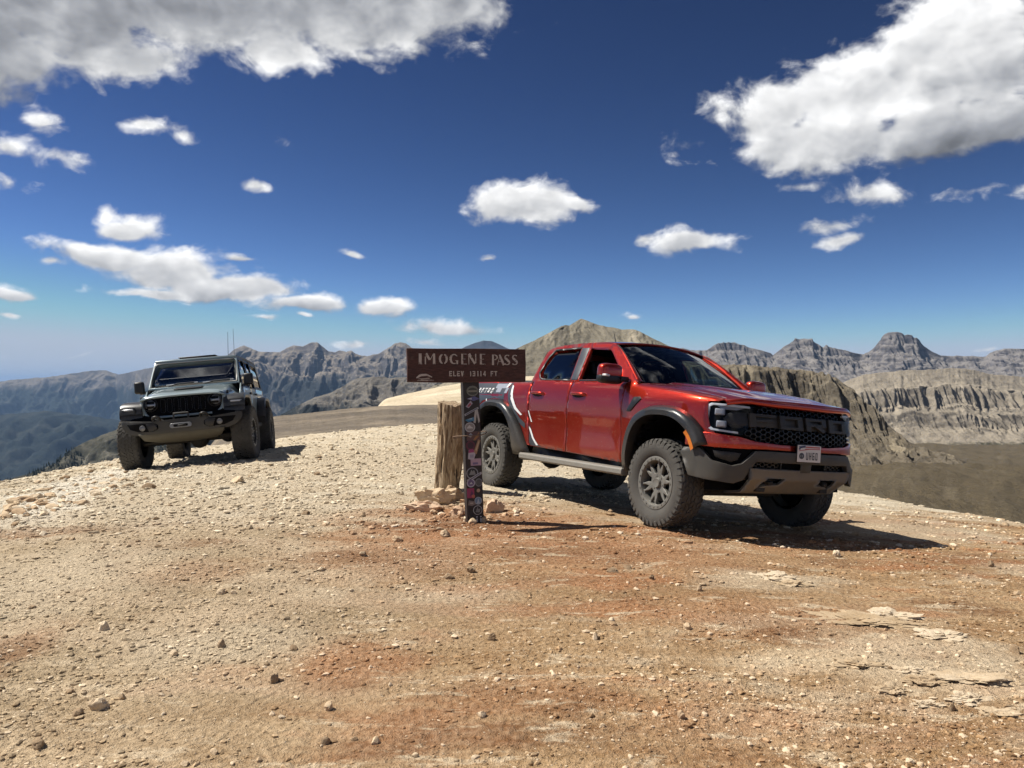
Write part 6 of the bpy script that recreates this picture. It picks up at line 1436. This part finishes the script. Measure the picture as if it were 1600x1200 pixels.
rock_at('boulder', 716, 806, 26, 14, 'small pink rock against the bottom of the sign post', rock_mat2('pink_small', (.38, .21, .13), (.56, .39, .26), (.7, .55, .40)), 19, 3, .9, .9, .5, .3)
rock_at('stone', 754, 817, 14, 9, 'pale stone touching the front foot of the sign post', RK2, 21, 3, .9, .2)
rock_at('stone', 738, 819, 12, 8, 'small white stone in front of the sign post', RK2, 24, 3, .9, .2)
rock_at('stone', 729, 815, 11, 8, 'pale pebble at the stump side of the sign post foot', RK2, 26, 3, .9, 1.2)
hm = rock_mat2('heap_rock', (.40, .22, .12), (.58, .40, .25), (.74, .62, .46))
for i, (px, py, w, h) in enumerate([(654,792,16,6),(668,785,20,8),(676,803,14,6),(694,808,16,5),(712,800,14,8),(790,806,14,5),(808,801,18,5),(764,812,12,6),(722,788,12,7)]):
    rock_at('stone', px, py, w, h, 'small cream rock in the broken heap round the stump and sign foot', hm, 300+i, 4, .8, i*.9, .6, .35, group='broken rocks round the sign foot', cat='rock')
# stones that stand out, where the photograph shows them
SINGLE = [
 (736,895,16,9,RK3,'brown oval stone on the dirt below the sign'),(696,839,20,9,RK3,'flat dark stone half sunk below the stump rocks'),(702,905,17,7,RK3,'dark flat stone beside a paler one, below the sign'),
 (150,1110,34,16,RK2,'large pale stone with a rusty side, alone on the grit'),(160,985,18,12,RK2,'pale angular stone above the large rusty one'),(768,1001,13,9,RK3,'dark brown stone in the middle foreground'),
 (930,1000,11,8,RK2,'pale stone with a dark shaded side, mid foreground'),(1075,984,12,9,RK2,'cream stone standing clear in front of the pickup'),(1094,924,11,8,RK3,'round brown stone in front of the pickup front wheel'),
 (1065,1124,16,12,RK2,'angular whitish stone in the near foreground'),(1490,1112,12,11,RK3,'reddish round stone below the pale slabs'),(1590,1022,18,11,RK3,'grey-brown stone at the edge of the ledge, far end'),
 (513,1110,15,12,RK2,'whitish angular stone, near centre foreground'),(585,1163,15,9,RK2,'pale rounded stone at the bottom of the picture'),(752,1121,15,9,RK2,'pale round stone beside a dark dip, bottom centre'),
 (508,1164,17,10,RK3,'grey stone low in the foreground beside a pale one'),(1018,905,10,7,RK3,'small dark stone before the front bumper'),(1550,886,10,8,RK3,'lone brown stone beyond the truck shadow'),
 (1308,870,16,8,RK2,'pale blocky stone just below the truck shadow tip'),(370,755,20,9,RK2,'rounded pale rock in front of the off-roader'),(230,763,22,8,RK3,'flat brown stone near the off-roader front wheel'),
 (190,1094,13,9,RK3,'squarish stone up and over from the large rusty one'),(345,928,16,7,RK2,'flat cream stone on the left grit'),(118,1120,20,9,RK3,'wide dull stone left of the large rusty one'),
 (620,846,17,8,RK2,'pale stone on the red earth left of the sign'),(566,869,12,7,RK3,'small brown stone on the red earth left of the sign'),(55,1170,22,12,RK3,'dark grey stone in the lower corner'),
 (428,1068,15,12,RK3,'upright grey stone in the left foreground'),(345,1012,15,10,RK3,'dark pointed stone in the gravel patch'),(270,1025,13,8,RK2,'pale chip beside the gravel patch'),
]
for i, (px, py, w, h, mt, lb) in enumerate(SINGLE): rock_at('stone', px, py, w, h, lb, mt, 40+i, 3, .85, i*1.3, .35, .28, cat='stone')
# pale bedrock showing through the dirt at the right
SLM = rock_mat2('outcrop', (.34, .24, .14), (.52, .41, .28), (.68, .58, .44))
SLABS = [(1355,978,105,10,'long pale bedrock slab, upper one of the ledge'),(1395,968,70,9,'broad cream slab behind the long ledge'),(1480,998,70,8,'low greyish slab beside the ledge'),(1345,1044,60,9,'oval cream slab below the ledge'),(1400,1085,46,12,'bright white humped slab in the foreground'),
 (1455,1070,50,9,'tilted narrow pale slab among the foreground slabs'),(1530,1070,80,10,'broad tan slab farthest over in the foreground'),(1515,1098,56,10,'cream slab in front of the broad tan one'),(1455,1105,40,7,'small pale slab right of the white humped one'),(1420,1050,34,6,'thin pale slab above the white humped one'),(1210,905,60,7,'flat pale slab in front of the pickup'),(1240,915,40,5,'smaller flat slab beside the one before the pickup'),(1570,1120,50,7,'tan slab at the frame edge')]
for i, (px, py, w, h, lb) in enumerate(SLABS): rock_at('bedrock_slab', px, py, w*1.1, h*.36, lb, SLM, 90+i, 5, .62, -.25+.1*(i % 3), .75, .70, .0, 'bedrock slabs in the dirt', 'rock slab')
# loose stones big enough to tell apart
lib = [rock_mesh('loose_stone', 3, 1, random.uniform(.65, 1), random.uniform(.45, .75), .35, 200+i, (RK, RK2, RK3, RK)[i % 4]) for i in range(16)]
n = 0; tries = 0
while n < 170 and tries < 9000:
    tries += 1
    y = random.uniform(2.6, 15); x = random.uniform(-.70, .70)*y
    lft = 1.0 if x < -.5 else .55
    if random.random() > lft*(1.0 if y > 8 or x < 0 else .8): continue
    if float(_outside(x, y)) > .2: continue
    # keep clear of vehicles, sign
    if (1.4-2.2 < x-0 < 4.6 and 5.6 < y < 12.5 and x > .2-(y-10)*.4) or (-7.2 < x < -3.6 and 11.4 < y < 17): continue
    sz = random.lognormvariate(0, .35)*.0036*y**.75*1.15+.005
    o = link(bpy.data.objects.new('loose_stone', lib[random.randrange(16)]))
    o.location = (x, y, float(ground_z(x, y))+sz*.18); o.scale = (sz, sz, sz); o.rotation_euler = (random.uniform(-.3, .3), random.uniform(-.3, .3), random.uniform(0, 6.28))
    tag(o, 'small loose stone lying on the bare dirt', 'stone', 'loose stones strewn over the dirt'); n += 1
# rubble rim of white rocks along the left brow and the right brow
def rim(pts, cnt, smin, smax, label, group, mat_ix, spread=3.0):
    for i in range(cnt):
        t = random.random()*(len(pts)-1); k_ = int(t); f = t-k_; a, b = pts[k_], pts[k_+1]
        q = at(a[0]+(b[0]-a[0])*f, a[1]+(b[1]-a[1])*f+random.gauss(0, spread)); sz = random.uniform(smin, smax)
        o = link(bpy.data.objects.new('loose_stone', lib[mat_ix[random.randrange(len(mat_ix))]])); o.location = (q.x, q.y, q.z+sz*.15); o.scale = (sz*1.4, sz, sz*.8); o.rotation_euler = (0, 0, random.uniform(0, 6.28))
        tag(o, label, 'stone', group)
rim([(5, 806), (70, 782), (140, 762), (200, 748)], 90, .018, .062, 'whitish rock in the rubble band along the left brow', 'white rubble along the left brow', [1, 5, 9, 13], 13.0)
rim([(1330, 762), (1450, 778), (1590, 797)], 22, .025, .07, 'cream rock on the brow beyond the parked pickup', 'rocks along the brow beyond the pickup', [1, 5, 9, 13])

# gravel: everything smaller, as one mass
ico = bmesh.new(); bmesh.ops.create_icosphere(ico, subdivisions=1, radius=1.0); IV = np.array([v.co[:] for v in ico.verts]); IF = np.array([[v.index for v in f.verts] for f in ico.faces]); ico.free()
oct_v = np.array([(1,0,0),(-1,0,0),(0,1,0),(0,-1,0),(0,0,1),(0,0,-1)], float); oct_f = np.array([(0,2,4),(2,1,4),(1,3,4),(3,0,4),(2,0,5),(1,2,5),(3,1,5),(0,3,5)])
def gravel(name, cnt, ymin, ymax, smin, smax, V0, F0, mat, dens=None, label=''):
    y = ymin*(ymax/ymin)**RNG.random(cnt*3); x = RNG.uniform(-.74, .74, cnt*3)*y
    keep = (_outside(x, y) < .6)
    cl_ = .5+.9*fbm(x*.8, y*1.1, 7.7, 4, .6)+.75*np.clip((-x-.3)/2.0, 0, 1)-.12*np.clip(x/2, 0, 1)
    keep &= RNG.random(cnt*3) < np.clip(cl_, .08, 1)
    x, y = x[keep][:cnt], y[keep][:cnt]; cnt = len(x)
    s = smin*(smax/smin)**(RNG.random(cnt)**2.2)*(y/6.0)**.35
    a = RNG.uniform(0, 6.28, cnt); sc = np.stack([s*RNG.uniform(.8, 1.5, cnt), s*RNG.uniform(.6, 1.1, cnt), s*RNG.uniform(.45, .8, cnt)], -1)
    k_ = len(V0)
    P_ = V0[None]*(1+RNG.normal(0, .17, (cnt, k_, 1)))*sc[:, None, :]
    c_, s_ = np.cos(a)[:, None], np.sin(a)[:, None]
    X = P_[..., 0]*c_-P_[..., 1]*s_+x[:, None]; Y = P_[..., 0]*s_+P_[..., 1]*c_+y[:, None]; Z = P_[..., 2]+(ground_z(x, y)+s*.12)[:, None]
    co_ = np.stack([X, Y, Z], -1).reshape(-1, 3); f_ = (F0[None]+(np.arange(cnt)*k_)[:, None, None]).reshape(-1, 3)
    o = np_mesh(name, co_, f_, mat, None, False); tag(o, label, 'gravel', None, 'stuff'); return o
def gravel_mat(name, lo, hi, chip):
    m, N, B = new_mat(name); r = N.n.new('ShaderNodeNewGeometry').outputs['Random Per Island']
    c = ground_colour(N)[0]
    f = N.ramp(r, [(0.0, lo), (.5, 1.0), (.85, hi), (1.0, hi)])
    c = N.mix(1.0, c, f, 'MULTIPLY')
    c = N.mix(N.math('MULTIPLY', N.math('GREATER_THAN', r, .80), .6), c, chip)
    N.l.new(c, B.inputs['Base Color']); B.inputs['Roughness'].default_value = .95; B.inputs['Specular IOR Level'].default_value = .15; return m
GMt = gravel_mat('mixed_gravel', .62, 1.25, (.72, .60, .44))
gravel('gravel', 18000, 2.3, 16, .006, .021, IV, IF, GMt, label='coarse gravel scattered over the dirt')
gravel('grit', 78000, 2.2, 14, .0028, .0090, oct_v, oct_f, GMt, label='fine grit covering the dirt')
GMr = gravel_mat('crest_rubble', .72, 1.3, (.80, .71, .55))
gravel('rubble', 8500, 6.5, 24, .010, .034, IV, IF, GMr, label='pale broken rubble over the far crest')
